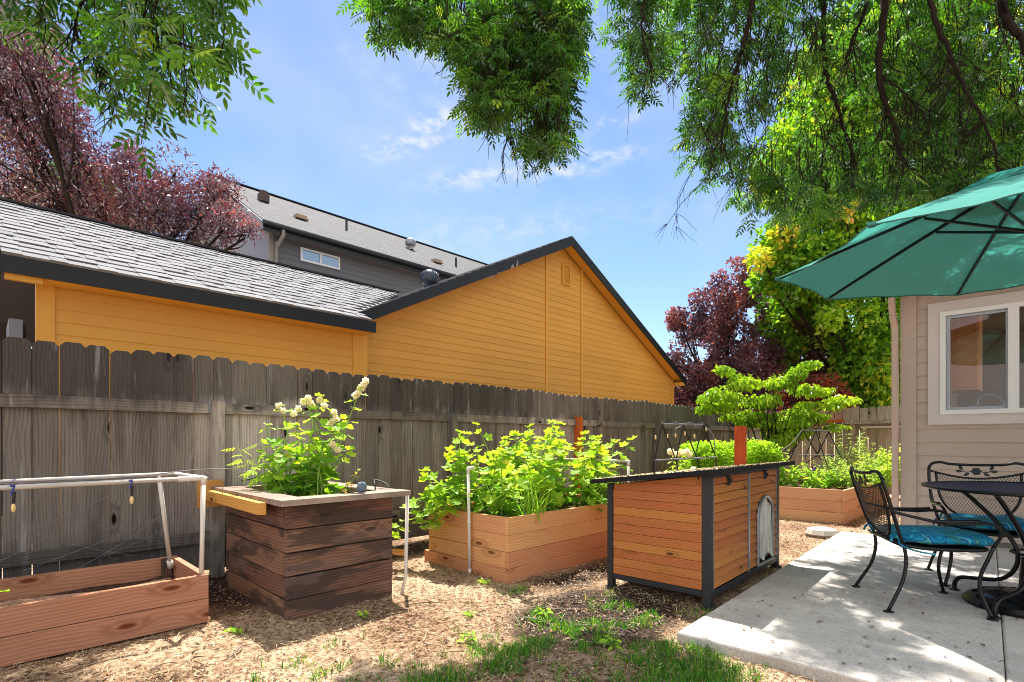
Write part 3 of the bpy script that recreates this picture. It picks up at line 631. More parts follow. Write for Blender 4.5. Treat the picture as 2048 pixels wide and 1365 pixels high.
def turbine(parent, c, r=.15, h=.38, mat=M_galv):
    b = MB(); pr = [(r * .62, 0), (r * .62, h * .3), (r * .8, h * .32), (r * 1.0, h * .45), (r * 1.05, h * .62), (r * .95, h * .78), (r * .7, h * .92), (r * .3, h * .99), (0.001, h)]
    b.lathe(pr, c, 20)
    for k in range(20):
        t = k * math.pi / 10; b.tube([(c[0] + math.cos(t + q * .25) * r * (1.0 + .08 * math.sin(math.pi * q)), c[1] + math.sin(t + q * .25) * r * (1.0 + .08 * math.sin(math.pi * q)), c[2] + h * (.32 + .5 * q)) for q in np.linspace(0, 1, 5)], .006, 4)
    return b.build('turbine_vent', mat, parent, smooth=True)
turbine(yh, (6.9, 9.3, GZe + (6.9 - GA) * .5 - .06), .19, .46, plain('dark turbine vent', '#3a4350', .3, .6, .5))

# ------------------------------------------------------------------ gray two-storey house behind
gh = thing('gray_house', 'tall grey two-storey house behind the ochre one, dark gutter and small upper window', 'house', (14, 18, 0))
X0, X1, Y0, YR, Z0, ZR = 5.84, 25.0, 16.0, 21.1, 7.50, 10.60
b = MB(); siding(b, lambda z: 6.2, lambda z: 24.6, 3.0, 7.4, 16.4, .17, .016); b.box2((6.2, 16.41, 0), (24.6, 16.6, 7.45)); b.build('wall', M_gray, gh)
b = MB(); sl_ = (ZR - Z0) / (YR - Y0)
b.poly([(6.19, 16.4, 0), (6.19, 25.8, 0), (6.19, 25.8, 7.6), (6.19, YR, ZR - .15), (6.19, 16.4, 7.6)], .15, (1, 0, 0)); b.build('gable_wall', M_diag, gh)
b = MB(); L = math.hypot(YR - Y0, ZR - Z0); U = np.array([0, (YR - Y0) / L, (ZR - Z0) / L]); n_ = np.array([0, -U[2], U[1]])
P = [(X0, Y0 - .03, Z0 + .02), (X1, Y0 - .03, Z0 + .02), (X1, YR, ZR + .03), (X0, YR, ZR + .03)]
b.poly(P, .06, n_, oc=np.array([(0, 0, 0), (X1 - X0, 0, 0), (X1 - X0, L, 0), (0, L, 0)])); 
P = [(X0, YR, ZR + .03), (X1, YR, ZR + .03), (X1, 2 * YR - Y0, Z0), (X0, 2 * YR - Y0, Z0)]; b.poly(P, .06, (0, U[2], U[1])); b.build('roof', M_shfar, gh)
b = MB(); b.poly([(X0 - .03, Y0 - .05, Z0 - .2), (X0 - .03, Y0 - .05, Z0 + .05), (X0 - .03, YR, ZR + .06), (X0 - .03, 2 * YR - Y0, Z0 + .05), (X0 - .03, 2 * YR - Y0, Z0 - .2), (X0 - .03, YR, ZR - .22)], .04, (1, 0, 0)); b.build('rake_board', M_grayblue, gh)
b = MB(); b.box2((X0, Y0, Z0 - .12), (X1, 16.42, Z0 - .06)); b.build('soffit', M_grayt, gh)
b = MB(); b.tube([(X0, Y0 - .10, Z0 - .01), (X1, Y0 - .10, Z0 - .01)], .085, 8); b.box2((X0, Y0 - .03, Z0 - .22), (X1, Y0 - .001, Z0 + .02)); b.build('gutter', M_navy, gh)
b = MB(); b.beam((X0 - .02, YR, ZR + .1), (X1, YR, ZR + .1), .25, .04); b.build('ridge_cap', M_navy, gh)
b = MB(); b.tube(spline([(6.42, 15.92, 7.45), (6.42, 15.95, 7.25), (6.36, 16.2, 7.0), (6.36, 16.3, 6.8), (6.36, 16.3, 3)], 14), .055, 8); b.build('downspout', M_grayt, gh)
b = MB(); b.box2((6.17, 16.33, 0), (6.3, 16.45, 7.4)); b.build('corner_board', M_grayt, gh)
def window_y(parent, x0, x1, z0, z1, y, fm, gm, fr=.06, mull=1):
    f = MB()
    f.box2((x0, y - .03, z0), (x1, y + .01, z0 + fr)); f.box2((x0, y - .03, z1 - fr), (x1, y + .01, z1)); f.box2((x0, y - .03, z0 + fr), (x0 + fr, y + .01, z1 - fr)); f.box2((x1 - fr, y - .03, z0 + fr), (x1, y + .01, z1 - fr))
    xm = (x0 + x1) / 2; f.box2((xm - fr / 2, y - .028, z0 + fr), (xm + fr / 2, y + .01, z1 - fr))
    w = f.build('window', fm, parent); g = MB(); g.box2((x0 + fr, y - .008, z0 + fr), (x1 - fr, y - .003, z1 - fr)); g.build('pane', gm, w)
def skyglass():
    m = Mat('reflecting window glass', .03, 1.0); m.color((.10, .14, .18, 1)); m.p.inputs['Metallic'].default_value = .5; m.p.inputs['Base Color'].default_value = (.14, .22, .34, 1); return m.m
M_skyglass = skyglass()
window_y(gh, 7.13, 8.46, 6.79, 7.215, 16.37, M_white, M_skyglass)
def roofz(y): return Z0 + .08 + (y - Y0) * sl_
for (u, v, k) in ((527, 405, 'box'), (600, 440, 'low'), (693, 462, 'pipe'), (821, 500, 'turbine'), (872, 527, 'low'), (912, 535, 'pipe')):
    q = pxdir(u, v); t = (Z0 + .08 - Y0 * sl_ - CAMH) / (q.z - q.y * sl_); c = q * t; c.z = roofz(c.y)
    b = MB()
    if k == 'pipe': b.tube([c, c + Vector((0, 0, .42))], .045, 8); b.build('vent_pipe', M_navy, gh)
    elif k == 'low': b.box(tuple(c + Vector((0, 0, .08))), (.36, .3, .1)); b.box(tuple(c + Vector((.02, -.12, .02))), (.42, .12, .05)); b.build('roof_vent', plain('tan roof vent', '#9a8672', .7), gh)
    elif k == 'box': b.box(tuple(c + Vector((0, 0, .14))), (.3, .3, .3)); b.box(tuple(c + Vector((0, 0, .32))), (.18, .18, .14)); b.build('roof_vent', plain('dark roof vent', '#4a3a38', .7), gh)
    else: turbine(gh, tuple(c), .2, .5, M_galv)

# ------------------------------------------------------------------ beige house (right)
HX = 7.16; HY = .99
bh = thing('beige_house', 'beige lap-sided house with a white slider window beside the patio', 'house', (HX, -2, 0))
WY1, WY0, WZ0, WZ1 = .66, -.52, 1.39, 2.47
b = MB(); z = .10
def wallstrip(y0, y1, z, t, mb): mb.add([(HX - .014, y0, z), (HX - .014, y1, z), (HX - .003, y1, t), (HX - .003, y0, t), (HX + .004, y0, z), (HX + .004, y1, z)], [np.array([[0, 3, 2, 1], [4, 0, 1, 5]])])
while z < 2.9:
    t = z + .143
    if t <= WZ0 or z >= WZ1: wallstrip(-7, .87, z, t, b)
    else: wallstrip(WY1, .87, z, t, b); wallstrip(-7, WY0, z, t, b)
    z = t
b.box2((HX + .006, WY1 + .02, 0), (HX + .12, HY - .02, 2.95)); b.box2((HX + .006, -7, 0), (HX + .12, WY0 - .02, 2.95)); b.box2((HX + .006, WY0 - .02, 0), (HX + .12, WY1 + .02, WZ0 - .02)); b.box2((HX + .006, WY0 - .02, WZ1 + .02), (HX + .12, WY1 + .02, 2.95))
b.box2((HX + .12, HY - .14, 0), (14, HY - .02, 2.95)); b.build('wall', M_beige, bh)
b = MB(); b.box2((HX - .035, .862, 0), (HX + .0, HY + .012, 2.93)); b.box2((HX + .001, HY - .018, 0), (HX + .1, HY + .012, 2.93)); b.build('corner_board', M_beiget if 0 else M_beige, bh)
b = MB(); b.box2((HX - .02, -7, .0), (HX + .1, .86, .095)); b.build('foundation', plain('foundation concrete', '#6b625c', .9), bh)
wn = MB(); tw_ = .105
for q in (((WY1 - .0, WZ0 - tw_), (WY1 + tw_ * .98, WZ1 + tw_)), ((WY0 - tw_, WZ0 - tw_), (WY0, WZ1 + tw_)), ((WY0, WZ0 - tw_), (WY1, WZ0 - .0)), ((WY0, WZ1), (WY1, WZ1 + tw_))): wn.box2((HX - .032, q[0][0], q[0][1]), (HX + .004, q[1][0], q[1][1]))
win = wn.build('window', M_beiget, bh)
fr = MB(); f_ = .045
for a, c in (((WY1 - f_, WZ0), (WY1, WZ1)), ((WY0, WZ0), (WY0 + f_, WZ1)), ((WY0 + f_, WZ0), (WY1 - f_, WZ0 + f_)), ((WY0 + f_, WZ1 - f_), (WY1 - f_, WZ1)), ((.06, WZ0 + f_), (.14, WZ1 - f_))): fr.box2((HX - .045, a[0], a[1]), (HX + .04, c[0], c[1]))
fr.build('frame', M_white, win)
sa = MB(); f2 = .03; M_sash = plain('grey aluminium sash', '#8e949b', .4, .5, .3)
for a, c in (((WY1 - f_ - f2 - .005, WZ0 + f_), (WY1 - f_ - .002, WZ1 - f_)), ((.142, WZ0 + f_), (.142 + f2 * .5, WZ1 - f_)), ((.16, WZ0 + f_), (WY1 - f_ - f2 - .005, WZ0 + f_ + f2)), ((.16, WZ1 - f_ - f2), (WY1 - f_ - f2 - .005, WZ1 - f_))): sa.box2((HX - .02, a[0], a[1]), (HX + .02, c[0], c[1]))
sa.build('sash', M_sash, win)
def glass():
    m = Mat('clear window glass', .0, .5); t = m.n.new('ShaderNodeBsdfTransparent'); t.inputs[0].default_value = (.92, .94, .94, 1); g = m.n.new('ShaderNodeBsdfGlossy'); g.inputs['Roughness'].default_value = .01
    fr = m.n.new('ShaderNodeFresnel'); fr.inputs[0].default_value = 1.55; mx = m.n.new('ShaderNodeMixShader'); m.l.new(m.math('MULTIPLY', fr.outputs[0], .8, clamp=True), mx.inputs[0]); m.l.new(t.outputs[0], mx.inputs[1]); m.l.new(g.outputs[0], mx.inputs[2]); m.l.new(mx.outputs[0], m.n['Material Output'].inputs[0]); return m.m
M_glass = glass()
g = MB(); g.box2((HX - .002, .16, WZ0 + f_ + .002), (HX + .002, WY1 - f_ - .01, WZ1 - f_ - .002)); g.box2((HX + .008, WY0 + f_, WZ0 + f_ + .002), (HX + .012, .06, WZ1 - f_ - .002)); g.build('pane', M_glass, win)
# dim kitchen inside
b = MB(); M_in = plain('interior plaster', '#b5a18e', .9)
b.box2((HX + .12, -4, .85), (11.4, HY - .14, .9)); b.box2((HX + .12, -3, 2.8), (11.4, HY - .14, 2.85)); b.box2((11.4, -.95, .9), (11.5, HY - .14, 2.8)); b.box2((HX + .122, HY - .16, .9), (11.4, HY - .142, 2.8)); b.build('interior_wall', M_in, bh)
b = MB(); kx = HX + .55
b.box2((kx, .38, 1.68), (kx + .55, .835, 2.78)); ck = thing('kitchen_cabinet', 'oak wall cabinet seen through the kitchen window', 'cabinet', (kx, .6, 1.68)); b.build('cabinet_box', M_cab, ck)
b = MB(); b.box2((kx - .02, .40, 1.70), (kx - .001, .82, 2.76)); b.build('door', M_cab, ck)
b = MB(); b.tube(spline([(HX + .28, .18, 1.30), (HX + .28, .18, 1.50), (HX + .28, .23, 1.58), (HX + .28, .30, 1.6), (HX + .28, .37, 1.56), (HX + .28, .39, 1.48)], 20), .011, 8); b.tube([(HX + .28, .18, .9), (HX + .28, .18, 1.31)], .013, 8)
tag(b.build('faucet', M_galv, loc=(HX + .28, .18, .9), smooth=True), 'chrome kitchen faucet arching behind the window glass', 'faucet')
b = MB(); b.tube(spline([(HX + .2, .50, 1.38), (HX + .2, .49, 1.45), (HX + .2, .45, 1.48), (HX + .2, .41, 1.46), (HX + .2, .40, 1.41)], 14), .008, 8); b.tube([(HX + .2, .50, .9), (HX + .2, .50, 1.39)], .008, 8)
tag(b.build('soap_spout', M_galv, loc=(HX + .2, .5, .9), smooth=True), 'small curved chrome spout left of the faucet', 'spout')
# roof, downspout
b = MB(); b.poly([(6.72, HY + .42, 2.88), (6.72, -7, 2.88), (10.2, -7, 3.95), (10.2, HY + .42, 3.95)], .09, (0, 0, 1)); b.poly([(13.7, HY + .42, 2.88), (10.2, HY + .42, 3.95), (10.2, -7, 3.95), (13.7, -7, 2.88)], .09, (0, 0, 1)); b.build('roof', M_shingd, bh)
b = MB(); b.box2((6.74, -7, 2.82), (HX - .04, HY + .38, 2.86)); b.box2((6.70, -7, 2.79), (6.735, HY + .40, 2.93)); b.build('soffit', M_beige, bh)
b = MB(); ds = [(6.98, 1.06, 2.85), (6.98, 1.06, 2.68), (7.04, 1.06, 2.50), (7.10, 1.045, 2.36), (7.10, 1.045, .1), (7.0, 1.045, .05)]
for i in range(len(ds) - 1): b.beam(ds[i], ds[i + 1], .075, .055, (0, 1, 0) if abs(ds[i][0] - ds[i + 1][0]) < .01 else (0, 1, 0))
b.build('downspout', plain('beige downspout', '#b09a8c', .5, .4, var=.08), bh)

# ------------------------------------------------------------------ raised beds
def bed_boards(parent, mat, x0, x1, y0, y1, levels, th=.036, wob=.003, breaks=(), gap=.004):
    """levels: list of (z0,z1); walls at front(y0) back(y1) left(x0) right(x1)"""
    for side in ('front', 'back', 'left', 'right'):
        mb = MB()
        for k, (z0, z1) in enumerate(levels):
            g = gap * rng.uniform(.6, 1.3); o = rng.normal(0, wob); z1_ = z1 - g
            if side in ('front', 'back'):
                y = (y0 + o) if side == 'front' else (y1 - th)
                xs = [x0, x1]
                for kk, xb in breaks:
                    if kk == k and side == 'front': xs = [x0, xb, x1]
                for a, c in zip(xs[:-1], xs[1:]): mb.box2((a + .001, y, z0), (c - .001, y + th, z1_))
            else:
                x = (x0 + o) if side == 'left' else (x1 - th)
                mb.box2((x, y0 + th + .002, z0), (x + th, y1 - th - .002, z1_))
        mb.build('side_boards', mat, parent)
def soil(parent, x0, x1, y0, y1, z):
    n = 24; X, Y = np.meshgrid(np.linspace(x0, x1, n), np.linspace(y0, y1, n), indexing='ij'); Zs = z + (fbm(np.stack([X, Y], -1), 5) - .5) * .07
    i = np.arange(n * n).reshape(n, n); mb = MB(); mb.add(np.stack([X, Y, Zs], -1).reshape(-1, 3), [np.stack([i[:-1, :-1], i[1:, :-1], i[1:, 1:], i[:-1, 1:]], -1).reshape(-1, 4)]); mb.build('soil', M_bed, parent, smooth=True)
tb = thing('planter_box', 'low cedar trough planter of two boards with pipe hoop, by the left fence', 'planter', (-.6, 3.99, 0))
bed_boards(tb, M_cedar, -2.3, 1.0, 3.61, 4.37, [(.0, .148), (.148, .295)], wob=.002); soil(tb, -2.26, .96, 3.64, 4.34, .17)
b = MB(); b.box2((.90, 4.28, .0), (.955, 4.33, .29)); b.build('corner_block', M_dark, tb)
db = thing('planter_box', 'tall dark weathered planter box with a grey framed lid', 'planter', (1.74, 3.88, 0))
lv = [(.0 + k * .148 - .03, .148 * (k + 1) - .03) for k in range(5)]
bed_boards(db, M_dark, 1.353, 2.122, 3.309, 4.45, lv, wob=.005, gap=.009)
b = MB(); b.box2((1.395, 3.35, 0), (2.08, 3.36, .68)); b.box2((1.395, 3.362, 0), (1.405, 4.41, .68)); b.build('gap_backing', M_black, db); soil(db, 1.39, 2.08, 3.35, 4.41, .66)  # black sheets added behind the boards to darken their gaps
lid = MB(); lz0, lz1 = .72, .757
lid.box2((1.275, 3.19, lz0), (2.20, 3.345, lz1)); lid.box2((1.275, 4.36, lz0), (2.20, 4.55, lz1)); lid.box2((1.275, 3.347, lz0 + .002), (1.45, 4.358, lz1 - .002)); lid.box2((2.03, 3.347, lz0 + .002), (2.20, 4.358, lz1 - .003)); lid.build('lid_frame', M_lid, db)
nl = MB()
for zk in lv:
    for x in (1.372, 2.10): 
        for dz in (.04, .11): nl.tube([(x, 3.302, zk[0] + dz), (x, 3.31, zk[0] + dz)], .004, 6)
nl.build('nails', M_frame, db)
b = MB(); b.beam((1.25, 3.42, .69), (1.25, 4.7, .70), .045, .075); b.box2((1.225, 4.66, .585), (1.40, 4.73, .80))
tag(b.build('brace_board', M_bracket, loc=(1.25, 4.6, .6)), 'fresh pine brace under the dark planter lid, screwed to the fence post', 'board')
cb = thing('planter_box', 'cedar raised bed of four boards filled with tall leafy mallows', 'planter', (3.85, 3.45, 0))
bed_boards(cb, M_cedar2, 2.943, 4.78, 2.933, 3.98, [(.10, .232), (.232, .366), (.366, .507)], wob=.002, breaks=((1, 3.78),))
bb = MB(); 
bb.box2((2.925, 2.915, -.02), (4.8, 2.95, .097)); bb.box2((2.925, 2.952, -.02), (2.96, 4.02, .097)); bb.build('base_board', M_cedar2, cb); soil(cb, 2.98, 4.74, 2.97, 3.94, .43)
fb = thing('planter_box', 'pale cedar raised bed beyond the patio, full of herbs and vegetables', 'planter', (9.6, 2.9, 0))
bed_boards(fb, M_cedar3, 8.1, 11.1, 1.74, 4.0, [(-.01, .145), (.145, .30), (.30, .455)], wob=.003); soil(fb, 8.14, 11.06, 1.78, 3.96, .37)

# pipes, stakes and lights on the trough
pf = thing('pipe_hoop', 'white plastic pipe frame with string lights over the trough planter', 'pipe frame', (-.6, 3.95, .2))
def elbow(mb, p, r=.019): mb.lathe([(0.001, -r), (r * .8, -r * .7), (r, 0), (r * .8, r * .7), (.001, r)], p, 12)
b = MB(); b.tube([(-2.3, 3.67, .872), (.985, 3.67, .885)], .0135, 10); b.tube([(-2.3, 4.1, .862), (.93, 4.1, .895)], .0135, 10); b.tube([(.985, 3.67, .885), (.93, 4.1, .895)], .0135, 10)
b.tube([(.85, 3.67, .884), (.985, 3.67, .886), (1.0, 3.672, .875)], .0175, 10); b.tube([(.988, 3.67, .895), (.988, 3.67, .84)], .0175, 10)
b.build('top_pipe', M_pvc, pf, smooth=True)
b = MB(); b.tube([(.986, 3.668, .885), (.975, 3.67, .16)], .0135, 10); b.build('leg', M_pvc, pf, smooth=True)
b = MB(); b.tube([(.84, 4.1, .89), (.93, 4.22, .27)], .0135, 10); b.tube([(.927, 4.216, .29), (.935, 4.226, .24)], .019, 10); b.build('leg', M_pvc, pf, smooth=True)
for (u, bx, side) in ((205, .13, 0), (685, .62, 0), (0, -.5, 0)):
    y = 3.67; k = MB(); k.tube([(bx, y - .014, .89), (bx - .012, y - .012, .845)], .005, 6); k.tube([(bx - .02, y, .895), (bx + .02, 4.1, .9)], .002, 6); k.tube([(bx - .015, y - .018, .89), (bx + .02, y + .01, .893)], .005, 6); k.build('clip', M_bluetie, pf)
    k = MB(); k.tube([(bx, y - .02, .86), (bx - .004, y - .02, .80)], .006, 8); k.build('socket', M_rubber, pf)
    k = MB(); k.lathe([(.001, -.045), (.007, -.04), (.010, -.025), (.009, -.01), (.005, 0)], (bx - .004, y - .02, .80), 10); k.build('bulb', M_bulb, pf)
b = MB(); b.tube(spline([(-2.2, 3.8, .91), (.1, 3.72, .905), (.62, 3.75, .905), (.98, 3.9, .925), (1.35, 4.3, .90), (1.55, 4.3, .83), (1.72, 4.25, .74)], 30), .0035, 5); b.tube(spline([(.99, 3.67, .93), (1.2, 4.0, .82), (1.38, 4.72, .68)], 10), .003, 5)
for q in (((1.38, 4.7, .72), (.2, 4.5, .30)), ((.9, 4.6, .38), (.3, 4.6, .72)), ((.6, 4.6, .30), (1.3, 4.7, .62)), ((.1, 4.55, .62), (.8, 4.6, .28)), ((-.4, 4.6, .3), (.7, 4.62, .75)), ((-.2, 4.5, .28), (.35, 4.6, .5)), ((.45, 4.5, .26), (1.0, 4.62, .6))): b.tube(spline([q[0], ((q[0][0] + q[1][0]) / 2, (q[0][1] + q[1][1]) / 2, (q[0][2] + q[1][2]) / 2 - .03), q[1]], 8), .0014, 4)
tag(b.build('light_cable', M_cable, loc=(1, 4.2, .6)), 'thin grey cables strung from the pipe frame along the fence to the dark planter', 'cable')
b = MB(); b.tube([(1.22, 4.66, .0), (1.275, 4.70, .56)], .012, 8); tag(b.build('pipe_stake', M_pvc, loc=(1.22, 4.66, 0), smooth=True), 'short white pipe leaning on the fence behind the trough planter', 'stake')
b = MB(); b.tube([(2.175, 3.275, -.02), (2.21, 3.27, .12), (2.225, 3.27, .72)], .0125, 8); tag(b.build('pipe_stake', M_pvc, loc=(2.2, 3.27, 0), smooth=True), 'white pipe stake standing at the right corner of the dark planter', 'stake')
b = MB(); b.tube([(2.90, 3.35, .0), (2.895, 3.36, .86)], .0135, 10); b.tube([(2.895, 3.36, .84), (2.895, 3.36, .885), (2.94, 3.34, .885)], .018, 8)
b.tube([(2.90, 3.35, .0), (2.90, 3.35, .04)], .017, 8); b.tube([(2.897, 3.355, .42), (2.897, 3.355, .435)], .018, 8, )
tag(b.build('pipe_stake', M_pvc, loc=(2.9, 3.35, 0), smooth=True), 'tall white capped pipe fixed upright on the mallow bed', 'stake')
b = MB(); q0 = pd(1195, 921, 5.6); q1 = pd(1257, 923, 5.25); b.tube([q0 + (q0 - q1) * 4, q0, q1], .0135, 10); b.tube([q1 + Vector((0, 0, .004)), Vector((q1.x, q1.y, .35))], .0135, 10); b.tube([q1 - (q1 - q0).normalized() * .05, q1, q1 - Vector((0, 0, .05))], .019, 8)
tag(b.build('pipe_hoop', M_pvc, loc=(q1.x, q1.y, .4), smooth=True), 'white pipe hoop at the far end of the mallow bed', 'pipe frame')
b = MB(); b.box(tuple(pd(799, 1105, 4.4)), (.04, .10, .10), frames(np.array([[.3, .2, 1.]]))[0]); tag(b.build('wood_offcut', M_bracket, loc=tuple(pd(799, 1105, 4.4))), 'small pale wood block on the ground behind the dark planter', 'offcut')
c = pd(688, 975, 3.86); b = MB(); b.lathe([(.001, 0), (.03, 0), (.034, .03), (.030, .055), (.02, .07), (.001, .072)], (c.x, 3.33, .757), 14); tag(b.build('speckled_jar', M_paleg, loc=(c.x, 3.33, .757), smooth=True), 'small speckled blue-grey jar on the dark planter lid', 'jar')
b = MB(); b.tube(spline([(2.05, 3.42, .757), (2.06, 3.45, .80), (2.09, 3.5, .825), (2.13, 3.42, .80), (2.135, 3.36, .765)], 16), .005, 6); tag(b.build('hose_loop', M_rubber, loc=(2.09, 3.4, .757), smooth=True), 'black irrigation hose loop on the lid of the dark planter', 'hose')
b = MB(); b.tube(spline([(1.45, 4.4, .80), (1.6, 4.35, .83), (1.68, 4.1, .80), (1.74, 3.95, .68)], 14), .006, 6); tag(b.build('hose_loop', M_rubber, loc=(1.6, 4.2, .7), smooth=True), 'black irrigation hose arching into the dark planter soil from the fence', 'hose')
b = MB(); c = pd(1755, 1066, 6.2); b.lathe([(.001, -.05), (.15, -.04), (.19, .0), (.16, .05), (.08, .07), (.001, .075)], (6.93, 1.72, .03), 9); o = tag(b.build('garden_stone', M_stone, loc=(6.93, 1.72, .03)), 'flat pale stone at the far corner of the patio', 'stone')
b = MB(); q = pd(1481, 900, 6.6); b.box((q.x, q.y, (CAMH + .19) / 2), (.12, .12, CAMH + .17), [[math.cos(.15), -math.sin(.15), 0], [math.sin(.15), math.cos(.15), 0], [0, 0, 1]]); tag(b.build('wooden_post', M_newpost, loc=(q.x, q.y, 0)), 'square orange stained post standing free behind the kennel', 'post')

# ------------------------------------------------------------------ kennel
KA = R(2.6); KX = np.array([math.cos(KA), math.sin(KA), 0]); KY = np.array([-math.sin(KA), math.cos(KA), 0]); K0 = np.array([3.41, 1.515, 0]); KM = np.stack([KX, KY, [0, 0, 1]], 1)
KL, KW, KF, KB, KZ = 1.58, .78, .885, .79, .075
kn = thing('dog_house', 'orange-brown slatted wooden dog house with black sloped roof and vinyl door flap', 'dog house', tuple(K0 + KX * .8 + KY * .4))
def kb(mb, a, b, rn=None): a, b = np.array(a, float), np.array(b, float); return mb.box(K0 + KM @ ((a + b) / 2), np.abs(b - a), KM, rn)
def ktop(y): return KF + (KB - KF) * y / KW
w = MB(); z = KZ + .035; nbd = 12; dz = (KF - KZ - .045) / nbd
for k in range(nbd):
    z0, z1 = z + k * dz, z + (k + 1) * dz
    zb = min(z1, ktop(KW)); 
    for xx in (0.006, KL - .02):
        yend = KW - .05
        if z1 > KB - .02: yend = max(.1, min(KW - .05, (KF - .012 - z1) / (KF - KB) * KW))
        kb(w, (xx + rng.normal(0, .0008), .05, z0 + .0015), (xx + .014, yend, z1 - .0015))
    kb(w, (.05, KW - .02, z0 + .0015), (KL - .05, KW - .006, min(z1, KB - .01) - .0015)) if z0 < KB - .03 else None
# fill triangle beneath the roof on both ends
for xx in (.012, KL - .018):
    P = [(xx, .05, KF - .075), (xx, KW - .05, KB - .075), (xx, KW - .05, KB - .005), (xx, .05, KF - .006)]
    w.poly([K0 + KM @ np.array(p) for p in P], .004, KX, oc=np.array([(p[1], p[2], 0) for p in P]) + 5)
w.build('side_panel', M_kennel, kn)
fp = MB(); DX0, DX1, DZ0, DZ1 = .985, 1.385, .11, .655
for k in range(nbd):
    z0, z1 = z + k * dz, z + (k + 1) * dz
    for a, c in ((.055, .765), (.80, KL - .055)):
        segs = [(a, c)]
        if c > 1 and z0 < DZ1 - .04 and z1 > DZ0: 
            hw = .2 if z1 < DZ1 - .16 else .2 * math.sqrt(max(.05, 1 - ((z1 - (DZ1 - .16)) / .19) ** 2)); m_ = (DX0 + DX1) / 2; segs = [(a, m_ - hw), (m_ + hw, c)]
        for s0, s1 in segs:
            # louvre profile: bottom edge proud
            zl = z0 + .009; V = [(s0, -.010, zl), (s1, -.010, zl), (s1, .006, z1), (s0, .006, z1), (s0, .010, zl), (s1, .010, zl), (s1, .014, z1), (s0, .014, z1)]
            O = np.array([(v[0], v[2] * .8, v[1]) for v in V]) + rng.random(3) * 40
            fp.add([K0 + KM @ np.array(v) for v in V], [np.array([[0, 1, 2, 3], [4, 7, 6, 5], [0, 4, 5, 1], [3, 2, 6, 7], [0, 3, 7, 4], [1, 5, 6, 2]])], O)
fpo = fp.build('front_panel', M_kennel, kn)
fb0 = MB(); kb(fb0, (.052, .0165, KZ + .03), (DX0 - .02, .024, KF - .02)); kb(fb0, (DX1 + .02, .018, KZ + .03), (KL - .052, .024, KF - .02)); kb(fb0, (DX0 - .02, .018, DZ1 + .02), (DX1 + .02, .024, KF - .02)); fb0.build('backing', M_frame, fpo)
fr = MB()
for x in (0, KL - .05):
    kb(fr, (x, -.012, 0), (x + .05, .045, KF + .002)); kb(fr, (x, KW - .045, 0), (x + .05, KW, KB))
    kb(fr, (x + .008, .047, KZ - .005), (x + .042, KW - .047, KZ + .032))
kb(fr, (.052, -.008, KZ - .02), (KL - .052, .03, KZ + .03)); kb(fr, (.052, -.006, KF - .02), (KL - .052, .03, KF)); kb(fr, (.052, KW - .03, KZ - .01), (KL - .052, KW - .004, KZ + .03))
kb(fr, (.052, .05, KZ + .005), (KL - .052, KW - .05, KZ + .03)); kb(fr, (.35, .2, 0), (.40, .24, KZ))
for x in (-.008, KL - .05): kb(fr, (x, -.03, -.01), (x + .065, .05, .012)); kb(fr, (x, KW - .05, -.01), (x + .065, KW + .012, .012))
fr.build('frame', M_frame, kn)
for q in (((.765, -.012, KZ + .03), (.797, .01, KF - .022)), ((.052, -.010, KZ + .03), (.066, .006, KF - .022)), ((KL - .066, -.010, KZ + .03), (KL - .052, .006, KF - .022))): tr = MB(); kb(tr, *q); tr.build('trim_strip', M_galv, kn)
# door: arched metal surround with clear vinyl strips
mdx = (DX0 + DX1) / 2; arc = [(DX0, DZ0), (DX0, DZ1 - .17)] + [(mdx - .2 * math.cos(t), DZ1 - .17 + .17 * math.sin(t)) for t in np.linspace(0.1, math.pi - .1, 16)] + [(DX1, DZ1 - .17), (DX1, DZ0), (DX0, DZ0)]
d = MB(); d.tube([K0 + KM @ np.array((x, -.012, zz)) for x, zz in arc], .013, 8); dr = d.build('door', M_galv, kn)
d = MB(); kb(d, (DX0 - .01, .05, DZ0), (DX1 + .01, .055, DZ1 + .01)); d.build('door_backing', M_black, dr)
vin = Mat('clouded vinyl strip', .25, .6); pz = vin.attr('oc'); vn = vin.noise(vin.map(pz, (30, 1, .15)), 1.0, 2)
vin.color(vin.ramp(vn, ((.35, '#a5a39e'), (.65, '#d8d6cf')))); vin.p.inputs['Roughness'].default_value = .3
d = MB(); n = 44; xs = np.linspace(DX0 + .008, DX1 - .008, n)
for j in range(n - 1):
    def zt(x): return DZ1 - .17 + .155 * math.sqrt(max(0, 1 - ((x - mdx) / .19) ** 2)) 
    def yy(x, f): return .004 + .020 * math.sin(x * 58 + 1.5) * (.5 + .6 * f)
    rows = [(f, zt) for f in (0, .25, .5, .75, 1)]
    zb = DZ0 + .02 + .05 * (math.sin(j * .75) * .5 + .5)
    V = []
    for f in np.linspace(0, 1, 6):
        for x in (xs[j], xs[j + 1]): V.append(K0 + KM @ np.array((x, yy(x, f), zt(x) * (1 - f) + zb * f)))
    d.add(V, [np.array([[2 * q, 2 * q + 1, 2 * q + 3, 2 * q + 2] for q in range(5)])], np.array([(xs[j], 0, q) for q in range(12)]), .5)
d.build('vinyl_flap', vin.m, dr, smooth=True)
for x in (.32, 1.16):
    d = MB(); kb(d, (x, -.022, KF - .085), (x + .03, -.006, KF - .012)); kb(d, (x + .005, -.035, KF - .06), (x + .025, -.023, KF - .035)); d.build('latch', M_frame, kn)
rf = MB(); P = [(-.085, -.115, KF + .018), (KL + .10, -.115, KF + .018), (KL + .10, KW + .10, KB - .004), (-.085, KW + .10, KB - .004)]
rf.poly([K0 + KM @ np.array(p) for p in P], .034, (0, 0, 1)); rf.build('roof', plain('black roof felt', '#1f2023', .85, .2, sc=60, bump=.6), kn)
